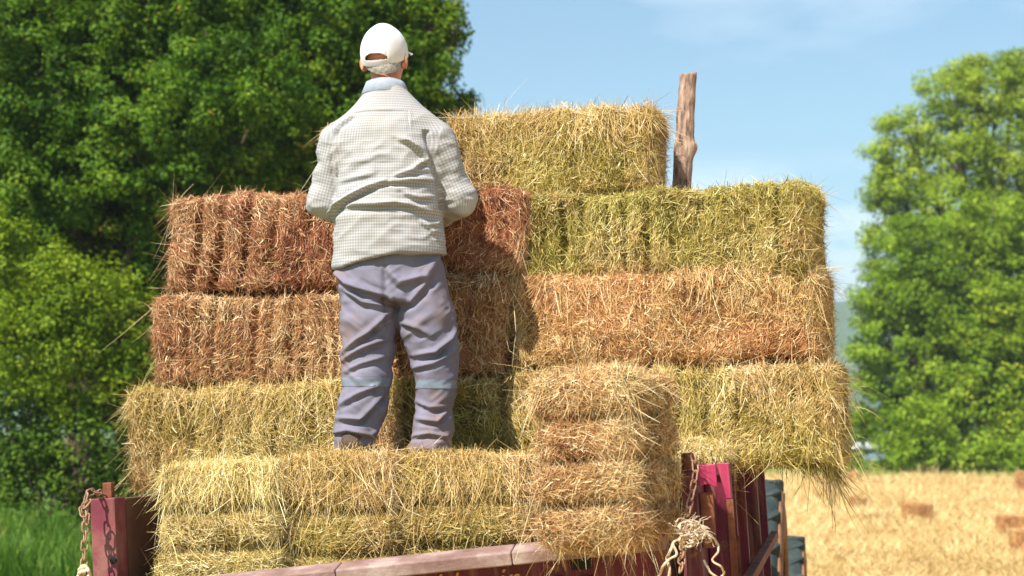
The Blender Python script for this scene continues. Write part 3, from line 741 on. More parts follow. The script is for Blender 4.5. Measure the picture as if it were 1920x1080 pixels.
def fold(V, N, pts, amp, w, ny=.25):
    """a cloth fold along a polyline (x,z) on the back: ridge with a hollow under it"""
    p = np.array(pts, float); x, z = V[:, 0], V[:, 2]
    best = np.full(len(V), 1e9); sg = np.zeros(len(V)); tt = np.zeros(len(V))
    seg = np.linalg.norm(np.diff(p, axis=0), axis=1); cum = np.r_[0, np.cumsum(seg)]
    for i in range(len(p) - 1):
        d = p[i + 1] - p[i]; t = np.clip(((x - p[i, 0]) * d[0] + (z - p[i, 1]) * d[1]) / (d @ d), 0, 1)
        dx = x - p[i, 0] - t * d[0]; dz = z - p[i, 1] - t * d[1]; dist = np.hypot(dx, dz)
        m = dist < best; best[m] = dist[m]
        s = np.sign(d[0] * dz - d[1] * dx) * (1 if d[0] >= 0 else -1)
        sg[m] = s[m]; tt[m] = ((cum[i] + t * seg[i]) / cum[-1])[m]
    sd = best * sg
    prof = np.exp(-(sd / w) ** 2) - .75 * np.exp(-((sd + 1.7 * w) / w) ** 2)
    tap = np.clip(np.sin(PI * np.clip(tt, .02, .98)), 0, 1) ** .5
    return amp * prof * tap * np.clip((ny - N[:, 1]) / .5, 0, 1)

PX0, PY0, PPM = 725.0, 848.0, 468.0
def q2(px, py): return ((px - PX0) / PPM, (PY0 - py) / PPM)
def zshirt(L): return [q2(540 + a / 2.455, 20 + b / 2.455) for a, b in L]
def ztrou(L): return [q2(560 + a / 2.455, 440 + b / 2.455) for a, b in L]

def build_person():
    feet = P(725, 848, 6.98)
    SK = noisy('skin', [(.3, srgb(172, 104, 80)), (.6, srgb(204, 136, 108)), (.85, srgb(214, 152, 124))], 14, .55, .15, 120, spec=.35)
    HA = noisy('grey_hair', [(.3, srgb(120, 112, 104)), (.7, srgb(178, 172, 164))], 160, .8, .35, 400, dist=.002)
    CAP = noisy('white_cotton', [(.3, srgb(206, 200, 196)), (.7, srgb(228, 224, 222))], 12, .85, .15, 300, dist=.002)
    CAPB = noisy('grey_plastic', [(.3, srgb(196, 186, 190)), (.7, srgb(214, 206, 208))], 12, .5, .05)
    SHOE = noisy('dusty_brown_leather', [(.3, srgb(58, 44, 38)), (.7, srgb(112, 92, 78))], 18, .8, .3)
    SOLE = noisy('shoe_sole', [(.3, srgb(90, 76, 64)), (.7, srgb(140, 122, 104))], 18, .9, .3)
    COLL = noisy('blue_grey_cloth', [(.3, srgb(132, 138, 150)), (.7, srgb(156, 162, 172))], 30, .9, .2, 300, dist=.002)
    BAND = noisy('reflective_tape', [(.3, srgb(108, 112, 128)), (.7, srgb(122, 132, 140))], 30, .5, .1)
    # --- cloth with a woven check of pale dots
    SH, nt, b = new_mat('checked_shirt_cloth')
    a = nt.nodes.new('ShaderNodeAttribute'); a.attribute_name = 'cloth'
    sp = nt.nodes.new('ShaderNodeSeparateXYZ'); nt.links.new(a.outputs['Vector'], sp.inputs[0])
    def wave(o):
        m = nt.nodes.new('ShaderNodeMath'); m.operation = 'MULTIPLY'; m.inputs[1].default_value = 2 * PI / .0118; nt.links.new(o, m.inputs[0])
        s = nt.nodes.new('ShaderNodeMath'); s.operation = 'SINE'; nt.links.new(m.outputs[0], s.inputs[0])
        r = nt.nodes.new('ShaderNodeMapRange'); r.inputs['From Min'].default_value = -.5; r.inputs['From Max'].default_value = .9; nt.links.new(s.outputs[0], r.inputs['Value'])
        return r.outputs[0]
    u, v = wave(sp.outputs['X']), wave(sp.outputs['Y'])
    ad = nt.nodes.new('ShaderNodeMath'); ad.operation = 'ADD'; nt.links.new(u, ad.inputs[0]); nt.links.new(v, ad.inputs[1])
    ml = nt.nodes.new('ShaderNodeMath'); ml.operation = 'MULTIPLY'; ml.inputs[1].default_value = .5; nt.links.new(ad.outputs[0], ml.inputs[0])
    nb = noise_tex(nt, 9, 4)
    c1 = ramp(nt, ml.outputs[0], [(0, srgb(144, 142, 142)), (.5, srgb(157, 154, 152)), (1, srgb(186, 183, 178))])
    c2 = ramp(nt, nb, [(.3, (1, .97, .92, 1)), (.7, (.93, .94, .97, 1))])
    mx = nt.nodes.new('ShaderNodeMix'); mx.data_type = 'RGBA'; mx.blend_type = 'MULTIPLY'; mx.inputs['Factor'].default_value = 1
    nt.links.new(c1, mx.inputs['A']); nt.links.new(c2, mx.inputs['B']); nt.links.new(mx.outputs['Result'], b.inputs['Base Color'])
    b.inputs['Roughness'].default_value = .9; b.inputs['Specular IOR Level'].default_value = .15
    bump(nt, b, noise_tex(nt, 35, 4), .25, .006)
    TROU = noisy('lavender_grey_twill', [(.25, srgb(92, 80, 80)), (.38, srgb(106, 102, 114)), (.6, srgb(117, 112, 127)), (.76, srgb(130, 114, 112))], 6, .9, .25, 60, dist=.004)

    nt = TROU.node_tree; b = nt.nodes['Principled BSDF']; src = b.inputs['Base Color'].links[0].from_socket
    dm = ramp(nt, noise_tex(nt, 4.2, 7, .65), [(.50, (0, 0, 0, 1)), (.68, (.75, .75, .75, 1))])
    mx = nt.nodes.new('ShaderNodeMix'); mx.data_type = 'RGBA'; nt.links.new(dm, mx.inputs['Factor']); nt.links.new(src, mx.inputs['A']); mx.inputs['B'].default_value = srgb(124, 100, 90); nt.links.new(mx.outputs['Result'], b.inputs['Base Color'])
    # joints (x right, y away from us, z up), metres from the feet
    shL, shR = (-.200, .0, 1.235), (.190, .0, 1.24)
    elL, elR = (-.262, .035, 1.005), (.292, .03, 1.012)
    wrL, wrR = (-.165, .215, .965), (.175, .22, .96)
    hipL, hipR = (-.10, .0, .80), (.105, .0, .80)
    knL, knR = (-.075, .02, .40), (.19, .02, .40)
    anL, anR = (-.115, .0, .07), (.165, .0, .07)
    HC = np.array([-.016, .025, 1.588])
    HM = np.array((Matrix.Rotation(R(-17), 3, 'Z') @ Matrix.Rotation(R(9), 3, 'X')))
    hl = lambda p: HC + HM @ np.array(p)
    # --- body
    B = Field((-.40, -.2, -.01), (.42, .34, 1.74), .004)
    B.loft([(.68, 0, 0, .15, .10), (.82, 0, 0, .175, .115), (1.0, 0, .0, .17, .115), (1.2, 0, 0, .175, .115), (1.34, 0, 0, .16, .095), (1.42, 0, 0, .07, .07)], .68, 1.42, .02)
    for a, b_, c, d, r in ((shL, elL, wrL, -1, .05), (shR, elR, wrR, 1, .05)):
        B.cone(a, b_, .052, .042, .03); B.cone(b_, c, .042, .027, .02)
    for h_, k_, a_ in ((hipL, knL, anL), (hipR, knR, anR)):
        B.cone(h_, k_, .085, .056, .03); B.cone(k_, a_, .056, .036, .02)
        B.cone((a_[0], -.03, .045), (a_[0] - (.02 if a_[0] < 0 else -.03), .16, .028), .035, .028, .02)
    B.cone((-.012, .0, 1.38), (-.014, .015, 1.52), .062, .058, .03)
    B.ell(HC + HM @ np.array((0, -.008, .022)), (.079, .099, .098), .02, HM)
    B.cone(hl((0, .02, -.05)), hl((0, .06, -.098)), .058, .034, .03)
    B.cone(hl((-.035, .086, .012)), hl((.035, .086, .012)), .014, .014, .012)
    B.cone(hl((0, .094, -.005)), hl((0, .116, -.04)), .010, .015, .01)
    B.cone(hl((-.02, .092, -.07)), hl((.02, .092, -.07)), .008, .008, .006)
    B.cone(hl((-.018, .088, -.083)), hl((.018, .088, -.083)), .009, .009, .006)
    for s in (-1, 1):
        B.ell(hl((s * .034, .098, -.008)), (.013, .011, .008), .006, HM, True)
        B.ell(hl((s * .034, .084, -.008)), (.012, .012, .012), .002, HM)
        E = HM @ np.array(Matrix.Rotation(s * R(28), 3, 'Z'))
        B.ell(hl((s * .090, -.012, -.012)), (.010, .021, .033), .008, E)
        B.ell(hl((s * .086, -.030, -.030)), (.006, .012, .016), .004, E)
    # hands: palm, four fingers of unequal length curled inward, thumb from the side of the palm
    for s, w, el in ((-1, wrL, elL), (1, wrR, elR)):
        w = np.array(w); d = w - np.array(el); d /= np.linalg.norm(d); d = d * .8 + np.array([-s * .5, .1, -.25]); d /= np.linalg.norm(d)
        upv = np.array([0, 0, 1.0]); sd = np.cross(d, upv) ; sd /= np.linalg.norm(sd); palmn = sd * s   # outward back of hand
        acr = np.cross(sd, d); acr /= np.linalg.norm(acr)
        pc = w + d * .05
        Mh = np.stack([d, sd, acr], 1)
        B.ell(pc, (.052, .016, .042), .012, Mh); B.cone(w, pc, .026, .022, .015)
        inw = -palmn if (palmn @ np.array([s, 0, 0])) > 0 else palmn
        for j, (off, ln) in enumerate(((.030, .070), (.010, .078), (-.010, .072), (-.029, .056))):
            a0 = pc + d * .042 + acr * off; dd = d + inw * .35; dd /= np.linalg.norm(dd)
            a1 = a0 + dd * ln * .45; d2 = d * .5 + inw; d2 /= np.linalg.norm(d2); a2 = a1 + d2 * ln * .33; d3 = inw - d * .25; d3 /= np.linalg.norm(d3); a3 = a2 + d3 * ln * .26
            B.cone(a0, a1, .0095, .0088, .004); B.cone(a1, a2, .0088, .0080, .003); B.cone(a2, a3, .0080, .0066, .003)
        t0 = pc - d * .012 + acr * .034; t1 = t0 + (d * .6 + acr * .55 + inw * .55) * .034; t2 = t1 + (d * .9 + inw * .5) * .03
        B.cone(t0, t1, .013, .0105, .008); B.cone(t1, t2, .0105, .008, .003)
    V, Q = B.mesh(); V = relax(V, Q, 1)
    man = mesh_np('person', V, [Q], SK, smooth=True, loc=feet)
    tag(man, 'man in white cap, pale checked shirt and lavender trousers, standing on the front bales', 'person')
    # --- hair: short, on the lower back of the skull
    Hf = Field((-.14, -.14, 1.46), (.11, .17, 1.74), .004)
    Hf.ell(HC + HM @ np.array((0, -.010, .020)), (.084, .104, .102), .004, HM)
    Hf.cone((-.014, -.012, 1.53), (-.014, -.008, 1.495), .066, .058, .03)
    V, Q = Hf.mesh(); L = (V - HC) @ HM
    N = normals(V, Q); V = V + N * (.0015 * vnoise(V, 90, 4) + .001 * vnoise(V, 260, 5))[:, None]
    keep = (L[:, 1] < .018 - .35 * np.maximum(0, -L[:, 2])) & (V[:, 2] > 1.507 + .02 * (np.abs(V[:, 0] + .016) / .06) ** 2) & (L[:, 2] < -.002 + .10 * np.clip(L[:, 1] + .06, 0, 1))
    keep &= ~((np.abs(L[:, 0]) > .072) & (L[:, 1] > -.035) & (L[:, 2] < .0))
    Q = Q[keep[Q].all(1)]; us = np.unique(Q); mp = np.full(len(V), -1); mp[us] = np.arange(len(us))
    mesh_np('hair', V[us], [mp[Q]], HA, man, True)
    # --- cap
    nu, nv = 220, 90
    th = np.linspace(0, 2 * PI, nu, endpoint=False); ph = np.linspace(0, 1, nv)
    TH, PH = np.meshgrid(th, ph, indexing='ij')
    ang = PH * R(118)
    sn = np.where(ang < PI / 2, np.sin(ang) ** .82, np.sin(ang))
    x = .0935 * sn * np.cos(TH); y = .1135 * sn * np.sin(TH) - .008; z = .022 + .1135 * np.cos(ang)
    z = z + .010 * np.exp(-(ang / .35) ** 2)                                  # peak under the button
    pan = np.abs(np.sin(3 * TH)); r_ = 1 - .02 * np.exp(-(pan / .12) ** 2) * np.sin(ang)
    x = x * r_; y = y * r_
    pts = np.stack([x, y, z], 2).reshape(-1, 3)
    pts += .0022 * np.stack([vnoise(pts, 22, i + 3) for i in range(3)], 1)
    i = np.arange(nu)[:, None] * nv + np.arange(nv - 1)[None]; j = ((np.arange(nu) + 1) % nu)[:, None] * nv + np.arange(nv - 1)[None]
    q = np.stack([i, i + 1, j + 1, j], 2).reshape(-1, 4)
    rim = lambda p: -.030 + .30 * (p[:, 1] + .1)
    c = pts[q].mean(1)
    ok = c[:, 2] > rim(c)
    z0 = rim(c) + .027
    arch = (c[:, 1] < 0) & ((c[:, 0] / .049) ** 2 + ((c[:, 2] - z0) / .031) ** 2 < 1) & (c[:, 2] > z0)
    strapz = (c[:, 1] < 0) & (np.abs(c[:, 0]) < .050) & (c[:, 2] <= z0)
    def sub(mask, name, mat, par, off=0.0, thick=.0022):
        qq = q[mask]; us = np.unique(qq); mp = np.full(len(pts), -1); mp[us] = np.arange(len(us))
        loc = pts[us] * (1 + off); W = HC + loc @ HM.T
        o = mesh_np(name, W, [mp[qq]], mat, par, True)
        m = o.modifiers.new('thickness', 'SOLIDIFY'); m.thickness = thick; m.offset = 0; return o
    cap = sub(ok & ~arch & ~strapz, 'cap', CAP, man)
    sub(ok & strapz, 'strap', CAPB, cap, .006, .002)
    # brim
    uu, ww = np.meshgrid(np.linspace(-1, 1, 41), np.linspace(0, 1, 13), indexing='ij')
    a_ = uu * R(66)
    bx = .094 * np.sin(a_) * (1 + ww * .14); by = .095 * np.cos(a_) + ww * .075 * np.cos(uu * PI / 2) ** .6 + .002
    bz = .046 - .018 * uu ** 2 - ww * .012
    W = HC + np.stack([bx, by, bz], 2).reshape(-1, 3) @ HM.T
    ii = (np.arange(40)[:, None] * 13 + np.arange(12)[None]).ravel(); bq = np.stack([ii, ii + 13, ii + 14, ii + 1], 1)
    br = mesh_np('brim', W, [bq], CAP, cap, True); m = br.modifiers.new('thickness', 'SOLIDIFY'); m.thickness = .004
    MB().lathe([(0, .0001), (0, .007), (.003, .006), (.005, .0001)], 16, 'z', tuple(hl((0, -.008, .143)))).build('button', CAP, cap, True)

    # --- shirt
    S = Field((-.40, -.24, .62), (.42, .34, 1.52), .0048)
    S.loft([(.62, .010, .0, .226, .150), (.72, .010, .0, .228, .152), (.80, .008, .0, .226, .156), (.90, .004, .0, .220, .158), (.98, .002, -.003, .218, .155), (1.10, .0, -.004, .216, .148),
            (1.20, -.001, -.003, .218, .142), (1.28, -.001, 0, .216, .134), (1.34, .0, 0, .190, .116), (1.40, -.002, 0, .132, .096), (1.45, -.008, .002, .088, .082), (1.50, -.014, .004, .062, .066)], .60, 1.475, .02, 2.2)
    for a, e, w, s in ((shL, elL, wrL, -1), (shR, elR, wrR, 1)):
        S.cone((a[0] - s * .05, 0, a[2] + .02), a, .072, .074, .06)
        S.cone(a, e, .074, .064, .035); S.cone(e, w, .064, .046, .03)
    hem = lambda x, y: .742 + .05 * np.clip((x + .2) / .42, 0, 1) ** 1.2 + .016 * np.exp(-((x - .02) / .10) ** 2) - .012 * np.exp(-((x + .19) / .05) ** 2)
    sl, X, Yy, Z = S._win(np.array([-.5, -.5, .5]), np.array([.5, .5, .95]))
    S.F[sl] = np.where((np.abs(X) < .27) & (Z < .92) , np.maximum(S.F[sl], hem(X, Yy) - Z), S.F[sl])
    # cut the cuffs open at the wrists
    for w, e in ((wrL, elL), (wrR, elR)):
        w = np.array(w); d = w - np.array(e); d /= np.linalg.norm(d); cc = w - d * .035
        sl, X, Yy, Z = S._win(w - .09, w + .12)
        S.F[sl] = np.maximum(S.F[sl], ((X - cc[0]) * d[0] + (Yy - cc[1]) * d[1] + (Z - cc[2]) * d[2]))
    V, Q = S.mesh(); V = relax(V, Q, 3); N = normals(V, Q)
    # which vertices belong to a sleeve
    def armd(a, b_):
        a, b_ = np.array(a), np.array(b_); ab = b_ - a; t = np.clip((V - a) @ ab / (ab @ ab), 0, 1)
        return np.linalg.norm(V - a - t[:, None] * ab, axis=1), t
    dis = np.zeros(len(V)); cloth = np.zeros((len(V), 3))
    cloth[:, 0] = V[:, 0] * 1.0 + np.sign(V[:, 0]) * np.maximum(0, .0) ; cloth[:, 1] = V[:, 2]
    ax = np.arctan2(V[:, 0], -V[:, 1]) * .19; cloth[:, 0] = ax
    slv = np.zeros(len(V), bool)
    for a, e, w, s in ((shL, elL, wrL, -1), (shR, elR, wrR, 1)):
        d1, t1 = armd(a, e); d2, t2 = armd(e, w)
        m = (d1 < .092) & (V[:, 0] * s > .19 + .02 * (V[:, 2] < 1.1)) | (d2 < .075) & (np.abs(V[:, 0]) < .4) & ((V[:, 0] * s > .215) | (V[:, 1] > .17))
        ab = np.array(e) - np.array(a); L1 = np.linalg.norm(ab)
        al = np.where(d1 < d2, t1 * L1, L1 + t2 * .2)
        rel = V - (np.array(a) + t1[:, None] * ab)
        an = np.arctan2(rel[:, 0] * s, -rel[:, 1]) * .07
        cloth[m, 0] = an[m]; cloth[m, 1] = al[m]; slv |= m
        # crumples round the elbow and forearm
        dis += m * (.006 * vnoise(np.stack([al * 2.2, an * .8, 0 * al], 1), 13, 5 + s) * np.clip(t1 * 1.3, .2, 1) + .004 * vnoise(V, 22, 9 + s))
    body = ~slv
    D = np.zeros(len(V))
    for pts_, amp, w in (([(188, 1010), (200, 950), (240, 905), (300, 870), (370, 835), (450, 806)], .020, .011),
                         ([(430, 812), (500, 806), (580, 800), (675, 792)], .013, .010),
                         ([(250, 915), (330, 912), (410, 914), (500, 905), (590, 920), (665, 948)], .016, .012),
                         ([(515, 612), (560, 622), (610, 660), (650, 720)], .014, .012),
                         ([(560, 760), (610, 720), (650, 700)], .010, .010),
                         ([(480, 790), (560, 760), (650, 745)], .009, .010),
                         ([(540, 860), (600, 880), (672, 870)], .010, .010),
                         ([(205, 590), (235, 535), (300, 488)], .008, .010),
                         ([(230, 800), (300, 790), (400, 770)], .006, .012),
                         ([(300, 720), (420, 690), (520, 700)], .004, .016),
                         ([(620, 985), (660, 1020), (690, 1060)], .008, .010),
                         ([(640, 1000), (690, 990), (712, 960)], .007, .009),
                         ([(270, 478), (400, 472), (560, 470)], .003, .005),
                         ([(560, 475), (562, 520), (566, 570)], .003, .005)):
        D += fold(V, N, zshirt(pts_), amp * 1.4, w * .85)
    dis += body * D
    dis += body * (.006 * vnoise(V * np.array([1, 1, 1.6]), 7, 31) + .003 * vnoise(V * np.array([.8, 1, 1.8]), 18, 32)) * np.clip((1.42 - V[:, 2]) / .1, 0, 1)
    rg = lambda q_, f_, sd_: 1 - 2 * np.abs(vnoise(q_, f_, sd_))
    rot = np.stack([V[:, 0] * .8 + V[:, 2] * .6, V[:, 1], (V[:, 2] * .8 - V[:, 0] * .6) * 2.2], 1)
    dis += (.0035 * rg(rot, 9, 61) + .0025 * rg(V * np.array([1, 1, 2.4]), 15, 62)) * np.clip((1.40 - V[:, 2]) / .15, 0, 1)
    yk = (V[:, 2] > 1.172) & body; cloth[yk, 1] = cloth[yk, 1] * 1.12 + .004; cloth[yk, 0] *= 1.06
    # armhole valleys
    for pts_, amp in (([(190, 545), (198, 640), (205, 740), (215, 850)], .012), ([(635, 590), (665, 690), (690, 790), (705, 900)], .02)):
        p = np.array(zshirt(pts_)); xa = np.interp(V[:, 2], p[::-1, 1], p[::-1, 0]); m = (V[:, 2] < p[0, 1] + .02) & (V[:, 2] > p[-1, 1] - .02)
        dis -= amp * m * np.exp(-((V[:, 0] - xa) / .011) ** 2) * np.clip((.3 - N[:, 1]) / .4, 0, 1)
    V = V + N * dis[:, None]; V = relax(V, Q, 1, .4)
    shirt = mesh_np('shirt', V, [Q], SH, man, True, {'cloth': cloth})
    # collar: folded band round the neck
    nu = 96; t = np.linspace(0, 2 * PI, nu, endpoint=False)
    prof = [(.064, 1.455), (.066, 1.492), (.071, 1.497), (.077, 1.480), (.090, 1.444), (.087, 1.441), (.074, 1.474), (.069, 1.47)]
    Vc = []
    for (r_, z_) in prof:
        out = np.clip(np.sin(t), -1, 1)                      # +1 = front
        rr = r_ * (1 + .10 * np.cos(t) ** 2)
        zz = z_ - .012 * (out > 0) * out - .006 * np.cos(t) ** 2
        Vc.append(np.stack([-.014 + rr * np.cos(t) * 1.0, .004 + rr * np.sin(t) * .98, zz], 1))
    Vc = np.concatenate(Vc); Vc += .0022 * np.stack([vnoise(Vc, 24, k) for k in range(3)], 1); m_ = len(prof)
    fq = np.array([(k * nu + i, k * nu + (i + 1) % nu, ((k + 1) % m_) * nu + (i + 1) % nu, ((k + 1) % m_) * nu + i) for k in range(m_) for i in range(nu)])
    mesh_np('collar', Vc, [fq], COLL, shirt, True)

    # --- trousers
    Tf = Field((-.32, -.24, -.01), (.36, .24, .95), .0048)
    Tf.loft([(.60, .004, 0, .19, .125), (.66, .006, 0, .210, .138), (.72, .006, 0, .208, .128), (.78, .006, 0, .202, .120), (.84, .004, 0, .20, .125), (.93, .0, 0, .198, .13)], .60, .92, .03, 2.2)
    def leg(L):
        for (a, ra), (b_, rb) in zip(L[:-1], L[1:]): Tf.cone(a, b_, ra, rb, .022, 1.06)
    X = lambda px: (px - PX0) / PPM
    Zf = lambda py: (PY0 - py) / PPM
    leg([((X(688), 0, Zf(520)), .100), ((X(690), 0, Zf(600)), .108), ((X(688), .01, Zf(660)), .100), ((X(687), .0, Zf(710)), .093), ((X(680), -.005, Zf(760)), .092), ((X(668), -.01, Zf(805)), .082), ((X(661), -.01, Zf(842)), .070)])
    leg([((X(785), 0, Zf(520)), .100), ((X(798), 0, Zf(600)), .112), ((X(810), .01, Zf(650)), .098), ((X(815), .005, Zf(690)), .087), ((X(816), .0, Zf(740)), .074), ((X(812), -.005, Zf(790)), .078), ((X(807), -.01, Zf(840)), .082)])
    V, Q = Tf.mesh(); V = relax(V, Q, 3); N = normals(V, Q); D = np.zeros(len(V))
    for pts_, amp, w in (([(165, 175), (230, 235), (330, 270), (430, 300)], .016, .016),
                         ([(190, 240), (300, 320), (420, 345)], .010, .014),
                         ([(435, 350), (330, 450), (215, 545)], .014, .013),
                         ([(430, 400), (380, 430), (330, 460)], .008, .010),
                         ([(215, 580), (300, 530), (420, 480)], .013, .013),
                         ([(215, 640), (300, 600), (410, 560)], .008, .012),
                         ([(400, 165), (470, 235), (580, 205), (635, 110)], .012, .018),
                         ([(440, 310), (520, 315), (600, 215), (640, 140)], .012, .018),
                         ([(470, 410), (540, 430), (610, 470)], .009, .014),
                         ([(540, 560), (630, 545), (690, 490), (718, 425)], .016, .014),
                         ([(525, 620), (620, 600), (710, 545)], .009, .012),
                         ([(195, 790), (280, 740), (380, 690)], .010, .013),
                         ([(185, 850), (290, 850), (400, 730)], .015, .013),
                         ([(165, 915), (240, 900), (330, 920), (390, 860)], .012, .011),
                         ([(545, 770), (610, 800), (700, 790)], .009, .012),
                         ([(550, 850), (640, 860), (690, 810)], .012, .012),
                         ([(520, 930), (600, 915), (690, 930)], .010, .010)):
        D += fold(V, N, ztrou(pts_), amp * 1.5, w * .75)
    D += .005 * vnoise(V * np.array([1, 1, 1.4]), 9, 41) + .0025 * vnoise(V * np.array([1, 1, 2.]), 22, 42)
    rg = lambda q_, f_, sd_: 1 - 2 * np.abs(vnoise(q_, f_, sd_))
    sg = np.where(V[:, 0] < 0, 1., -1.)
    rot = np.stack([V[:, 0] * .8 - sg * V[:, 2] * .6, V[:, 1], (V[:, 2] * .8 + sg * V[:, 0] * .6) * 2.4], 1)
    D += .006 * rg(rot, 7, 71) + .003 * rg(rot, 16, 72)
    # seat seam
    D -= .010 * np.exp(-((V[:, 0] - .0) / .012) ** 2) * np.clip((.3 - N[:, 1]) / .4, 0, 1) * ((V[:, 2] > .5) & (V[:, 2] < .74))
    V = V + N * D[:, None]; V = relax(V, Q, 1, .4)
    tr = mesh_np('trousers', V, [Q], TROU, man, True)
    N = normals(V, Q)
    for sgn, y0, y1, slope in ((-1, 727, 708, .02), (1, 731, 713, .02)):
        m = (V[:, 0] * sgn > -.02 if sgn < 0 else V[:, 0] > .06)
        zz = V[:, 2] - slope * 0
        k = m & (zz > Zf(y0)) & (zz < Zf(y1)); qq = Q[k[Q].all(1)]; us = np.unique(qq); mp = np.full(len(V), -1); mp[us] = np.arange(len(us))
        mesh_np('reflective_band', V[us] + N[us] * .0018, [mp[qq]], BAND, tr, True)
    # --- shoes
    for px, ang in ((659, R(10)), (806, R(-14))):
        Sf = Field((-.09, -.14, -.03), (.09, .24, .14), .004)
        Sf.cone((0, -.055, .045), (0, .06, .05), .042, .042, .02); Sf.cone((0, .06, .04), (0, .165, .028), .043, .034, .02); Sf.cone((0, -.05, .045), (0, -.045, .10), .040, .042, .02)
        sl, X_, Y_, Z_ = Sf._win(np.array([-.2, -.2, -.1]), np.array([.2, .3, .3])); Sf.F[sl] = np.maximum(np.maximum(Sf.F[sl], .006 - Z_), Z_ - (.085 if px < 700 else .03))
        V, Q = Sf.mesh(); V = relax(V, Q, 1)
        M = np.array(Matrix.Rotation(ang, 3, 'Z')); base = np.array([X(px), -.015, -.012])
        sh = mesh_np('shoe', base + V @ M.T, [Q], SHOE, man, True)
        So = Field((-.09, -.14, -.04), (.09, .24, .06), .004)
        So.cone((0, -.058, .0), (0, .06, .0), .045, .046, .02); So.cone((0, .06, .0), (0, .168, .0), .046, .037, .02)
        sl, X_, Y_, Z_ = So._win(np.array([-.2, -.2, -.1]), np.array([.2, .3, .3])); So.F[sl] = np.maximum(np.maximum(So.F[sl], -.014 - Z_), Z_ - .010)
        V, Q = So.mesh(); mesh_np('sole', base + V @ M.T, [Q], SOLE, sh)
    return man

build_person()

# ------------------------------------------------------------------ trees and shrubs
def leaf_mat(name, stops, transl=.3):
    return attr_mat(name, stops, .6, transl, .15)
LEAF = {
 'oak': leaf_mat('oak_leaf', [(0, srgb(44, 72, 12)), (.4, srgb(78, 112, 20)), (.7, srgb(110, 138, 30)), (.93, srgb(144, 158, 42)), (1, srgb(150, 116, 44))], .36),
 'bush': leaf_mat('bush_leaf', [(0, srgb(72, 98, 16)), (.4, srgb(116, 140, 28)), (.75, srgb(156, 170, 44)), (1, srgb(206, 204, 96))], .35),
 'shade': leaf_mat('shaded_leaf', [(0, srgb(50, 76, 16)), (.5, srgb(84, 114, 26)), (1, srgb(136, 150, 46))], .36),  # shade of the low bush and deep wood put into the greens
 'poplar': leaf_mat('poplar_leaf', [(0, srgb(102, 130, 30)), (.5, srgb(154, 176, 50)), (1, srgb(200, 208, 90))], .42),
 'mid': leaf_mat('mid_green_leaf', [(0, srgb(80, 110, 20)), (.5, srgb(128, 156, 36)), (1, srgb(176, 190, 62))], .35),
 'olive': leaf_mat('olive_leaf', [(0, srgb(84, 112, 20)), (.5, srgb(128, 154, 34)), (1, srgb(188, 184, 62))], .35),
}
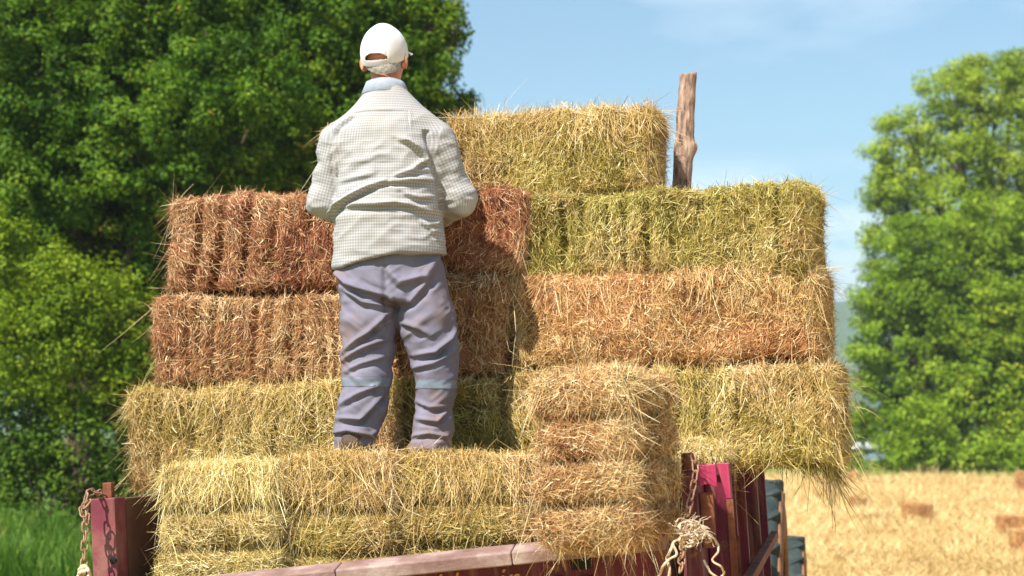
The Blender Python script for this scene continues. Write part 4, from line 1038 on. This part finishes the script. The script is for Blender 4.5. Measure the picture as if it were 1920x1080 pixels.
def make_tree(name, lobes, Y, pal, seed, label, cat='tree', leaf=(.09, .05), cl_r=.3, per=60, density=1.0, trunk=True, group=None, dens_in=.35, flat=.75, ground=0.0, keep=None):
    """lobes: (px, py, radius_px[, dY]) in photo pixels at distance Y"""
    rng = np.random.default_rng(seed); ppm = F / Y
    C = []; Rr = []
    for lb in lobes:
        dY = lb[3] if len(lb) > 3 else 0
        C.append(P(lb[0], lb[1], Y + dY)); Rr.append(lb[2] / ppm)
    C = np.array(C); Rr = np.array(Rr)
    cent, crad = [], []
    for c, r in zip(C, Rr):
        n = max(6, int(density * 4 * PI * r * r / (cl_r * cl_r * 1.6)))
        d = rng.normal(size=(n, 3)); d /= np.linalg.norm(d, axis=1)[:, None]
        k = rng.random(n); rad = np.where(k < dens_in, rng.uniform(.3, .85, n), rng.uniform(.82, 1.08, n))
        rad = rad * (1 + .18 * vnoise(d * 1.0 + c, 2.2, seed))
        p = c + d * (r * rad)[:, None] * np.array([1, 1, .92])
        cent.append(p); crad.append(cl_r * rng.uniform(.55, 1.35, n))
    cent = np.concatenate(cent); crad = np.concatenate(crad)
    ok = cent[:, 2] > ground + .1
    if keep is not None: ok &= keep(cent)
    cent = cent[ok]; crad = crad[ok]
    # leaves
    cnt = np.maximum(4, (per * (crad / cl_r) ** 2).astype(int)); ci = np.repeat(np.arange(len(cent)), cnt); n = len(ci)
    d = rng.normal(size=(n, 3)); d /= np.linalg.norm(d, axis=1)[:, None]
    p = cent[ci] + d * (crad[ci] * rng.random(n) ** .45)[:, None] * np.array([1, 1, flat])
    out = cent[ci] - C.mean(0); out /= np.linalg.norm(out, axis=1)[:, None] + 1e-9
    cn = rng.normal(size=(len(cent), 3)) * .35
    N = d * .75 + out * .35 + cn[ci] + np.array([0, 0, .6]) + rng.normal(size=(n, 3)) * .36; N /= np.linalg.norm(N, axis=1)[:, None]
    A = np.cross(N, rng.normal(size=(n, 3))); A /= np.linalg.norm(A, axis=1)[:, None]; Bv = np.cross(N, A)
    l = leaf[0] * rng.uniform(.6, 1.35, n)[:, None]; w = leaf[1] * rng.uniform(.7, 1.3, n)[:, None]
    V = np.stack([p - A * l * .5, p + Bv * w * .5 + N * w * .18, p + A * l * .5 - N * l * .12, p - Bv * w * .5 + N * w * .18], 1).reshape(-1, 3)
    q = np.arange(4 * n).reshape(-1, 4)
    tn = np.clip(.42 + .18 * vnoise(cent, 1.3 / cl_r * .25, seed + 3)[ci] + rng.normal(0, .10, len(cent))[ci] + rng.normal(0, .15, n), 0.01, 1)
    base = np.array([C[:, 0].mean(), C[:, 1].mean(), ground]) if trunk is not True else np.array([np.average(C[:, 0], weights=Rr ** 2), np.average(C[:, 1], weights=Rr ** 2), ground])
    root = empty(name, base)
    tag(root, label, cat, group)
    mesh_np('crown', V - base, [q], LEAF[pal], root, attrs={'tone': np.repeat(np.stack([tn] * 3, 1), 4, 0)})
    # trunk and limbs
    zt = (C[:, 2] - Rr).min(); zt = max(zt, ground + .3); H = C[:, 2].max() - ground
    r0 = max(.03, H * .022) if trunk is True else .03
    Vs, Fs, off = [], [], 0
    def addt(pts, rr):
        nonlocal off
        v, f = tube_np(catmull(pts, 5), np.interp(np.linspace(0, 1, (len(pts) - 1) * 5 + 1), np.linspace(0, 1, len(rr)), rr), 9)
        Vs.append(v - base); Fs.append(f + off); off += len(v)
    ctr = np.array([base[0], base[1], ground + H * .55])
    if trunk is True: addt([base - np.array([0, 0, .1]), base + (ctr - base) * .5 + rng.normal(size=3) * H * .012, ctr, np.array([base[0], base[1], ground + H * .95])], [r0 * 1.25, r0 * .85, r0 * .6, r0 * .15])
    for c, r in zip(C, Rr):
        s = (base + (ctr - base) * rng.uniform(.35, .95)) if trunk is True else base + rng.normal(size=3) * np.array([.2, .2, 0])
        mid = (s + c) / 2 + rng.normal(size=3) * r * .15
        addt([s, mid, c], [r0 * .45, r0 * .3, r0 * .12])
        for _ in range(4):
            e = c + rng.normal(size=3) * r * .55; addt([mid * .4 + c * .6, (c + e) / 2 + rng.normal(size=3) * r * .08, e], [r0 * .16, r0 * .1, r0 * .04])
    mesh_np('trunk' if trunk is True else 'stems', np.concatenate(Vs), [np.concatenate(Fs)], BARK, root, True)
    return root

def build_trees():
    g = 'trees and bushes along the wood edge on the left'
    make_tree('oak_tree', [(110, 120, 190), (330, 50, 190, 1), (40, 330, 160), (280, 270, 165, -.5), (170, -140, 230, 1), (430, 190, 140, -.5), (400, 350, 110), (330, 500, 130, .8), (150, 400, 120, .5), (-120, 200, 200, 1), (330, -330, 240, 1.5), (-60, -300, 220, 1), (200, 640, 140, 1.5), (10, 520, 140, 1.5), (350, 700, 150, 1)],
              29.5, 'oak', 101, 'big dark green tree filling the upper left, behind the red bales', leaf=(.085, .055), cl_r=.27, per=84, group=g)
    make_tree('oak_tree', [(620, 70, 150), (740, 40, 105), (800, 125, 62, -.3), (690, 200, 120), (600, 250, 130), (800, 205, 46), (560, -110, 170, 1), (850, 75, 24), (845, 190, 30), (500, 320, 110), (540, 430, 120, .5), (700, -120, 120, .8), (560, -330, 170, 1.2), (640, 360, 110, .5), (880, 190, 14), (620, 560, 140, .6), (826, 20, 30)],
              30.5, 'oak', 102, 'dark green tree directly behind the man\'s head, its ragged right edge against the sky', leaf=(.085, .055), cl_r=.26, per=84, group=g)
    make_tree('oak_tree', [(60, 420, 150), (260, 450, 150), (420, 480, 140), (120, 640, 150), (320, 640, 150), (560, 480, 140), (700, 420, 130), (200, 260, 150), (-120, 520, 170), (480, 640, 150)],
              35, 'shade', 111, 'shaded dark tree deep in the wood, seen through gaps above the red bale', leaf=(.14, .09), cl_r=.36, per=60, group=g)
    make_tree('oak_tree', [(100, 60, 190), (330, 120, 190), (560, 60, 170), (700, 150, 140), (-120, 150, 200), (220, 300, 190), (480, 300, 170), (640, 320, 150), (0, 380, 190), (330, -180, 200), (600, -160, 170), (760, 60, 90)],
              37, 'shade', 112, 'dim tree crowns further back in the wood, glimpsed through the dark oaks', leaf=(.15, .10), cl_r=.40, per=60, group=g)
    make_tree('bush', [(50, 500, 80), (150, 560, 90), (220, 650, 70, .3), (60, 640, 100, -.3), (150, 720, 80), (240, 560, 45, .5), (0, 430, 48), (-80, 560, 110), (290, 700, 70, .6)],
              26.5, 'bush', 103, 'bright yellow green bush left of the hay stack', 'bush', leaf=(.075, .045), cl_r=.24, per=46, trunk=False, group=g, dens_in=.3)
    make_tree('bush', [(40, 800, 100), (160, 830, 95, -.2), (240, 780, 80, .3), (-70, 820, 120), (100, 930, 90), (230, 920, 80), (0, 930, 90), (320, 860, 90, .5)],
              26.9, 'shade', 104, 'dark leafy bush low behind the trailer\'s left post, under the bright bush', 'bush', leaf=(.085, .05), cl_r=.26, per=40, trunk=False, group=g)
    g = 'trees and bushes across the stubble field'
    make_tree('poplar_tree', [(1700, 260, 55), (1780, 180, 62), (1870, 170, 66), (1680, 350, 50), (1790, 290, 80), (1900, 280, 90), (1830, 135, 34), (1650, 300, 30), (1645, 380, 26), (1660, 450, 40), (1760, 400, 80), (1960, 190, 80), (1990, 320, 100), (1890, 420, 90), (1720, 560, 80), (1640, 500, 24), (1850, 600, 100), (1908, 120, 36)],
              97, 'poplar', 105, 'tall light green tree at the right, its loose crown letting the sky through', leaf=(.19, .125), cl_r=.62, per=64, density=1.15, group=g, dens_in=.25)
    make_tree('broadleaf_tree', [(1720, 470, 75), (1650, 560, 48), (1740, 570, 90), (1650, 650, 55), (1720, 690, 90), (1630, 720, 32), (1660, 780, 55), (1730, 800, 75), (1800, 640, 80), (1620, 610, 22)],
              89, 'mid', 106, 'rounded mid green tree at the field\'s edge, nearest the hay stack', leaf=(.19, .125), cl_r=.55, per=64, group=g)
    make_tree('broadleaf_tree', [(1850, 430, 75), (1920, 500, 90), (1830, 540, 70), (1990, 560, 110), (1900, 640, 90), (1960, 740, 100), (1840, 700, 80), (1800, 440, 50)],
              90.5, 'mid', 107, 'broad mid green tree at the right edge of the photo, below the tall light one', leaf=(.19, .125), cl_r=.55, per=64, group=g)
    make_tree('bush', [(1870, 560, 46), (1900, 620, 60), (1840, 640, 46), (1860, 720, 60), (1920, 700, 60), (1810, 720, 42), (1850, 800, 66), (1930, 800, 70), (1780, 780, 44)],
              86, 'olive', 108, 'yellowish olive bush in front of the right hand trees', 'bush', leaf=(.22, .14), cl_r=.5, per=28, trunk=False, group=g)
    make_tree('bush', [(1700, 840, 46), (1760, 850, 40), (1830, 855, 38), (1900, 860, 42), (1730, 780, 40), (1960, 850, 50)],
              79, 'mid', 109, 'low dense green hedge bush along the far edge of the stubble', 'bush', leaf=(.2, .13), cl_r=.42, per=28, trunk=False, group=g)
    make_tree('bush', [(1600, 800, 28), (1630, 790, 26), (1590, 850, 26), (1660, 870, 20), (1600, 880, 22), (1560, 850, 30), (1640, 885, 16), (1540, 880, 26)],
              80, 'olive', 110, 'low pale bush beside the hay stack at the field\'s far edge', 'bush', leaf=(.2, .13), cl_r=.4, per=24, density=.8, trunk=False, group=g)
build_trees()

# ------------------------------------------------------------------ ground, field, grass, hills
def build_ground():
    # one sheet to the horizon, finer near the camera
    e = np.unique(np.concatenate([np.linspace(-30, 60, 46), np.linspace(60, 400, 18), np.linspace(400, 3300, 12), -np.linspace(30, 400, 18), -np.linspace(400, 3300, 12)]))
    ey = np.unique(np.concatenate([np.linspace(-60, 0, 7), np.linspace(0, 110, 111), np.linspace(110, 500, 16), np.linspace(500, 4000, 12)]))
    A, B = np.meshgrid(e, ey, indexing='ij'); p = np.stack([A.ravel(), B.ravel(), 0 * A.ravel()], 1)
    p[:, 2] = .05 * vnoise(p, .35, 3) + .03 * vnoise(p, .9, 4) - .03
    n = len(ey); i = (np.arange(len(e) - 1)[:, None] * n + np.arange(n - 1)[None]).ravel()
    m, nt, b = new_mat('stubble_field_soil')
    f1 = ramp(nt, noise_tex(nt, .9, 8, .7), [(.3, srgb(158, 124, 76)), (.5, srgb(188, 156, 100)), (.7, srgb(210, 182, 126))])
    f2 = ramp(nt, noise_tex(nt, 3, 6, .7), [(.3, srgb(60, 84, 30)), (.7, srgb(96, 116, 48))])
    tc = nt.nodes.new('ShaderNodeTexCoord'); sp = nt.nodes.new('ShaderNodeSeparateXYZ'); nt.links.new(tc.outputs['Object'], sp.inputs[0])
    ad = nt.nodes.new('ShaderNodeMath'); ad.operation = 'MULTIPLY_ADD'; ad.inputs[1].default_value = 3; nt.links.new(noise_tex(nt, .4, 4), ad.inputs[0]); nt.links.new(sp.outputs['X'], ad.inputs[2])
    r1 = nt.nodes.new('ShaderNodeMapRange'); r1.inputs['From Min'].default_value = -1.5; r1.inputs['From Max'].default_value = .5; nt.links.new(ad.outputs[0], r1.inputs['Value'])
    r2 = nt.nodes.new('ShaderNodeMapRange'); r2.inputs['From Min'].default_value = 77; r2.inputs['From Max'].default_value = 75.5; nt.links.new(sp.outputs['Y'], r2.inputs['Value'])
    mu = nt.nodes.new('ShaderNodeMath'); mu.operation = 'MULTIPLY'; nt.links.new(r1.outputs[0], mu.inputs[0]); nt.links.new(r2.outputs[0], mu.inputs[1])
    mx = nt.nodes.new('ShaderNodeMix'); mx.data_type = 'RGBA'; nt.links.new(mu.outputs[0], mx.inputs['Factor']); nt.links.new(f2, mx.inputs['A']); nt.links.new(f1, mx.inputs['B'])
    nt.links.new(mx.outputs['Result'], b.inputs['Base Color']); b.inputs['Roughness'].default_value = 1; b.inputs['Specular IOR Level'].default_value = .1
    bump(nt, b, noise_tex(nt, 6, 8, .75), .6, .08)
    g = mesh_np('field', p, [np.stack([i, i + n, i + n + 1, i + 1], 1)], m, smooth=True); tag(g, kind='structure')
    # cut straw lying on the field
    rng = np.random.default_rng(7); m_ = 60000
    Y = 24 * (88 / 24) ** rng.random(m_); px = rng.uniform(1380, 2050, m_); x = (px - 960) / F * Y
    q = np.stack([x, Y, .05 * vnoise(np.stack([x, Y, 0 * x], 1), .35, 3) - .02 + rng.random(m_) * .06], 1)
    clump = .8 * vnoise(q, .8, 12) + .6 * vnoise(q, 2.5, 13) + .8 * vnoise(q * np.array([.12, .55, 1]), 1, 14)
    D = np.stack([rng.normal(size=m_), rng.normal(size=m_), np.abs(rng.normal(0, .4, m_))], 1); D /= np.linalg.norm(D, axis=1)[:, None]
    sc_ = (Y / 30) ** .6
    v, qd, bi = ribbons(q, D, np.tile([[0, 0, 1.]], (m_, 1)), rng.uniform(.10, .28, m_) * sc_ * (1 + .4 * np.clip(clump, -.5, 1)), rng.uniform(.006, .014, m_) * sc_, rng.uniform(0, .4, m_), 0 * x, rng.normal(0, .3, m_), 2, rng)
    tn = np.clip(.55 + .22 * clump + rng.normal(0, .22, m_), .02, 1)
    o = mesh_np('straw_litter', v, [qd], HAY['litter'], attrs={'tone': np.repeat(np.stack([tn] * 3, 1), 6, 0)})
    tag(o, 'loose cut straw covering the stubble field', 'straw', kind='stuff')
    # tall grass in front of the bushes on the left
    m_ = 26000; Y = rng.uniform(21.5, 26, m_); px = rng.uniform(-220, 330, m_); x = (px - 960) / F * Y
    q = np.stack([x, Y, 0 * x], 1); h = (.75 + .35 * vnoise(q, .8, 21) + .12 * vnoise(q, 3, 22)) * rng.uniform(.55, 1.2, m_) * np.where(px < 200, 1, .8)
    D = np.stack([rng.normal(0, .16, m_), rng.normal(0, .16, m_), np.ones(m_)], 1); D /= np.linalg.norm(D, axis=1)[:, None]
    th = rng.uniform(0, 2 * PI, m_)
    v, qd, bi = ribbons(q, D, np.stack([np.cos(th), np.sin(th), 0 * th], 1), h, rng.uniform(.006, .016, m_), rng.uniform(0, .45, m_), rng.uniform(0, .12, m_), rng.normal(0, .1, m_), 4, rng)
    tn = np.clip(.45 + .2 * vnoise(q, 2, 24) + rng.normal(0, .2, m_), .02, 1)
    GM = attr_mat('meadow_grass', [(0, srgb(56, 88, 24)), (.5, srgb(88, 128, 36)), (.85, srgb(128, 152, 52)), (1, srgb(186, 170, 90))], .6, .3)
    o = mesh_np('tall_grass', v, [qd], GM, attrs={'tone': np.repeat(np.stack([tn] * 3, 1), 10, 0)})
    tag(o, 'tall green grass below the bushes on the left', 'grass', kind='stuff')
    # pale grass strip under the far trees
    m_ = 14000; Y = rng.uniform(75.5, 96, m_); px = rng.uniform(1400, 2050, m_); x = (px - 960) / F * Y
    q = np.stack([x, Y, 0 * x], 1); h = (.36 + .25 * vnoise(q, .4, 31)) * rng.uniform(.5, 1.3, m_) * np.clip((Y - 74) / 6, .3, 1)
    D = np.stack([rng.normal(0, .2, m_), rng.normal(0, .2, m_), np.ones(m_)], 1); D /= np.linalg.norm(D, axis=1)[:, None]
    v, qd, bi = ribbons(q, D, np.tile([[0., 1, 0]], (m_, 1)), h, rng.uniform(.03, .06, m_), rng.uniform(0, .3, m_), 0 * x, 0 * x, 2, rng)
    tn = np.clip(.6 + rng.normal(0, .2, m_), .02, 1)
    o = mesh_np('verge_grass', v, [qd], GM, attrs={'tone': np.repeat(np.stack([tn] * 3, 1), 6, 0)})
    tag(o, 'green grass strip under the far trees across the field', 'grass', kind='stuff')
    # far wooded hills
    xs = np.linspace(-2600, 3200, 160); ts = np.linspace(0, 1, 24)
    A, T_ = np.meshgrid(xs, ts, indexing='ij'); xx = A.ravel(); t = T_.ravel()
    ridge = 118 + 24 * vnoise(np.stack([xx, 0 * xx, 0 * xx], 1), .0012, 2) + 14 * vnoise(np.stack([xx, 0 * xx, 0 * xx], 1), .006, 3)
    z = ridge * np.sin(t * PI) ** .9 - 3; yy = 1250 + 1300 * t
    pp = np.stack([xx, yy, z], 1); pp[:, 2] += 8 * vnoise(pp, .012, 7) * np.sin(t * PI)
    i = (np.arange(159)[:, None] * 24 + np.arange(23)[None]).ravel()
    hm = noisy('wooded_hill', [(.3, srgb(46, 70, 32)), (.55, srgb(66, 92, 42)), (.8, srgb(110, 116, 62))], .02, 1, .8, .1, 8, dist=8)
    h = mesh_np('hills', pp, [np.stack([i, i + 24, i + 25, i + 1], 1)], hm, smooth=True); tag(h, kind='structure')
    # bales left lying in the field
    fb = [(1701, 1753, 944, 973, 'small red bale lying alone in the middle of the stubble field', 'orange'),
          (1598, 1633, 931, 955, 'small red field bale half hidden behind the dangling stems', 'orange'),
          (1877, 1950, 965, 1003, 'red field bale at the right edge, just beyond the nearest one', 'orange'),
          (1898, 1985, 994, 1040, 'nearest field bale, cut off by the photo\'s right edge', 'orange'),
          (1902, 1956, 902, 920, 'lower bale of the far pair stacked at the right edge, by the hedge', 'brown'),
          (1904, 1954, 884, 902.5, 'upper bale of the far pair stacked at the right edge, by the hedge', 'orange'),
          (1585, 1609, 884, 903, 'far pale bale just right of the hay load, by the field\'s edge', 'orange')]
    for k, (x0, x1, y0, y1, lab, pal) in enumerate(fb):
        d = 2.2 * F / ((y1 if 'upper' not in lab else 920) - 800)
        o = bale_at(x0, x1, y0, y1, d, .45, yaw=R(8 - 5 * k), pal=pal, n_str=2600, seed=300 + k, fluff=1.2, crease=.05, gap=(.13, .2))
        tag(o, lab, 'hay bale', 'bales lying in the stubble field')
    # pale shed glimpsed through the bushes
    c = P(1622, 852, 101); s = empty('shed', (c[0], c[1], 0), (0, 0, R(15)))
    tag(s, 'small blue grey shed glimpsed through bushes beyond the field, beside the load', 'shed')
    WALL = noisy('blue_grey_render', [(.3, srgb(120, 140, 160)), (.7, srgb(150, 168, 184))], 2, .8, .1)
    ROOF = noisy('pale_sheet_roof', [(.3, srgb(186, 190, 194)), (.7, srgb(214, 216, 216))], 2, .6, .1)
    MB().box((-.85, -.8, 0), (.85, .8, .95), .01).build('wall', WALL, s)
    MB().prism([(-1.0, .95), (1.0, .95), (0, 1.3)], 1.9, 'y', -.95, .01).build('roof', ROOF, s)
build_ground()
hz = MB().box((-3400, -120, -6), (3400, 4100, 230), 0).build('haze', bpy.data.materials.new('haze_air'))
m = hz.data.materials[0]; m.use_nodes = True; nt = m.node_tree; nt.nodes.remove(nt.nodes['Principled BSDF'])
pv = nt.nodes.new('ShaderNodeVolumePrincipled'); pv.inputs['Color'].default_value = (.80, .90, 1, 1); pv.inputs['Density'].default_value = .00035; pv.inputs['Anisotropy'].default_value = .2
nt.links.new(pv.outputs[0], nt.nodes['Material Output'].inputs['Volume'])
tag(hz, kind='stuff', label='thin blue summer haze over the far hills', cat='haze')

# ------------------------------------------------------------------ light, sky, camera
SUN_DIR = Vector((-.395, -.507, .766)).normalized()      # towards the sun: behind the camera, to the left
sun = bpy.data.lights.new('sun', 'SUN'); sun.energy = 5.0; sun.angle = R(.53); sun.color = (1, .958, .885)
so = bpy.data.objects.new('sun', sun); col.objects.link(so); so.rotation_euler = (-SUN_DIR).to_track_quat('-Z', 'Y').to_euler(); so.location = (-20, -30, 40)
w = bpy.data.worlds.new('World'); sc.world = w; w.use_nodes = True; nt = w.node_tree
bg = nt.nodes['Background']; sky = nt.nodes.new('ShaderNodeTexSky'); sky.sky_type = 'NISHITA'; sky.sun_disc = False
sky.sun_elevation = math.asin(SUN_DIR.z); sky.sun_rotation = math.atan2(SUN_DIR.x, SUN_DIR.y); sky.air_density = 1.0; sky.dust_density = .6; sky.ozone_density = 2.0
tc = nt.nodes.new('ShaderNodeTexCoord'); mp = nt.nodes.new('ShaderNodeMapping'); mp.inputs['Scale'].default_value = (1, 1, 2.4)
nz = nt.nodes.new('ShaderNodeTexNoise'); nz.inputs['Scale'].default_value = 5.5; nz.inputs['Detail'].default_value = 7; nz.inputs['Roughness'].default_value = .55
nt.links.new(tc.outputs['Generated'], mp.inputs[0]); nt.links.new(mp.outputs[0], nz.inputs['Vector'])
cf = ramp(nt, nz.outputs['Fac'], [(.50, (0, 0, 0, 1)), (.80, (.6, .6, .6, 1))])
sp = nt.nodes.new('ShaderNodeSeparateXYZ'); nt.links.new(tc.outputs['Generated'], sp.inputs[0])
n2 = nt.nodes.new('ShaderNodeTexNoise'); n2.inputs['Scale'].default_value = 7.5; n2.inputs['Detail'].default_value = 8; n2.inputs['Roughness'].default_value = .6
m3 = nt.nodes.new('ShaderNodeMapping'); m3.inputs['Scale'].default_value = (1, 1, 2.2); m3.inputs['Location'].default_value = (.33, .1, .2)
nt.links.new(tc.outputs['Generated'], m3.inputs[0]); nt.links.new(m3.outputs[0], n2.inputs['Vector'])
puff = ramp(nt, n2.outputs['Fac'], [(.42, (0, 0, 0, 1)), (.58, (1, 1, 1, 1))])
low = ramp(nt, sp.outputs['Z'], [(.0, (1, 1, 1, 1)), (.12, (1, 1, 1, 1)), (.155, (0, 0, 0, 1))])
pl = nt.nodes.new('ShaderNodeMath'); pl.operation = 'MULTIPLY'; nt.links.new(puff, pl.inputs[0]); nt.links.new(low, pl.inputs[1])
m0 = nt.nodes.new('ShaderNodeMath'); m0.operation = 'MAXIMUM'; nt.links.new(cf, m0.inputs[0]); nt.links.new(pl.outputs[0], m0.inputs[1])
ma = nt.nodes.new('ShaderNodeMath'); ma.operation = 'MULTIPLY'; ma.inputs[1].default_value = .6; nt.links.new(m0.outputs[0], ma.inputs[0])
mx = nt.nodes.new('ShaderNodeMix'); mx.data_type = 'RGBA'; nt.links.new(ma.outputs[0], mx.inputs['Factor']); tn = nt.nodes.new('ShaderNodeMix'); tn.data_type = 'RGBA'; tn.blend_type = 'MULTIPLY'; tn.inputs['Factor'].default_value = 1; nt.links.new(sky.outputs[0], tn.inputs['A']); tn.inputs['B'].default_value = (.94, 1.15, 1.09, 1); nt.links.new(tn.outputs['Result'], mx.inputs['A']); mx.inputs['B'].default_value = (11.5, 11.8, 12.2, 1)
nt.links.new(mx.outputs['Result'], bg.inputs['Color']); bg.inputs['Strength'].default_value = .075

cam = bpy.data.cameras.new('camera'); cam.sensor_width = 36; cam.lens = 36 * F / 1920; cam.clip_end = 8000; cam.clip_start = .1
cam.dof.use_dof = True; cam.dof.focus_distance = 6.95; cam.dof.aperture_fstop = 3.6
co = bpy.data.objects.new('camera', cam); col.objects.link(co); co.location = (0, 0, CAM_Z); co.rotation_euler = (R(90) + PITCH, 0, 0)
sc.camera = co
sc.render.resolution_x = 1024; sc.render.resolution_y = 576
sc.view_settings.view_transform = 'Standard'; sc.view_settings.look = 'None'; sc.view_settings.exposure = 1.0; sc.view_settings.gamma = 1
sc.cycles.use_denoising = True
sc.cycles.max_bounces = 6; sc.cycles.diffuse_bounces = 3; sc.cycles.glossy_bounces = 2; sc.cycles.transmission_bounces = 3; sc.cycles.transparent_max_bounces = 4
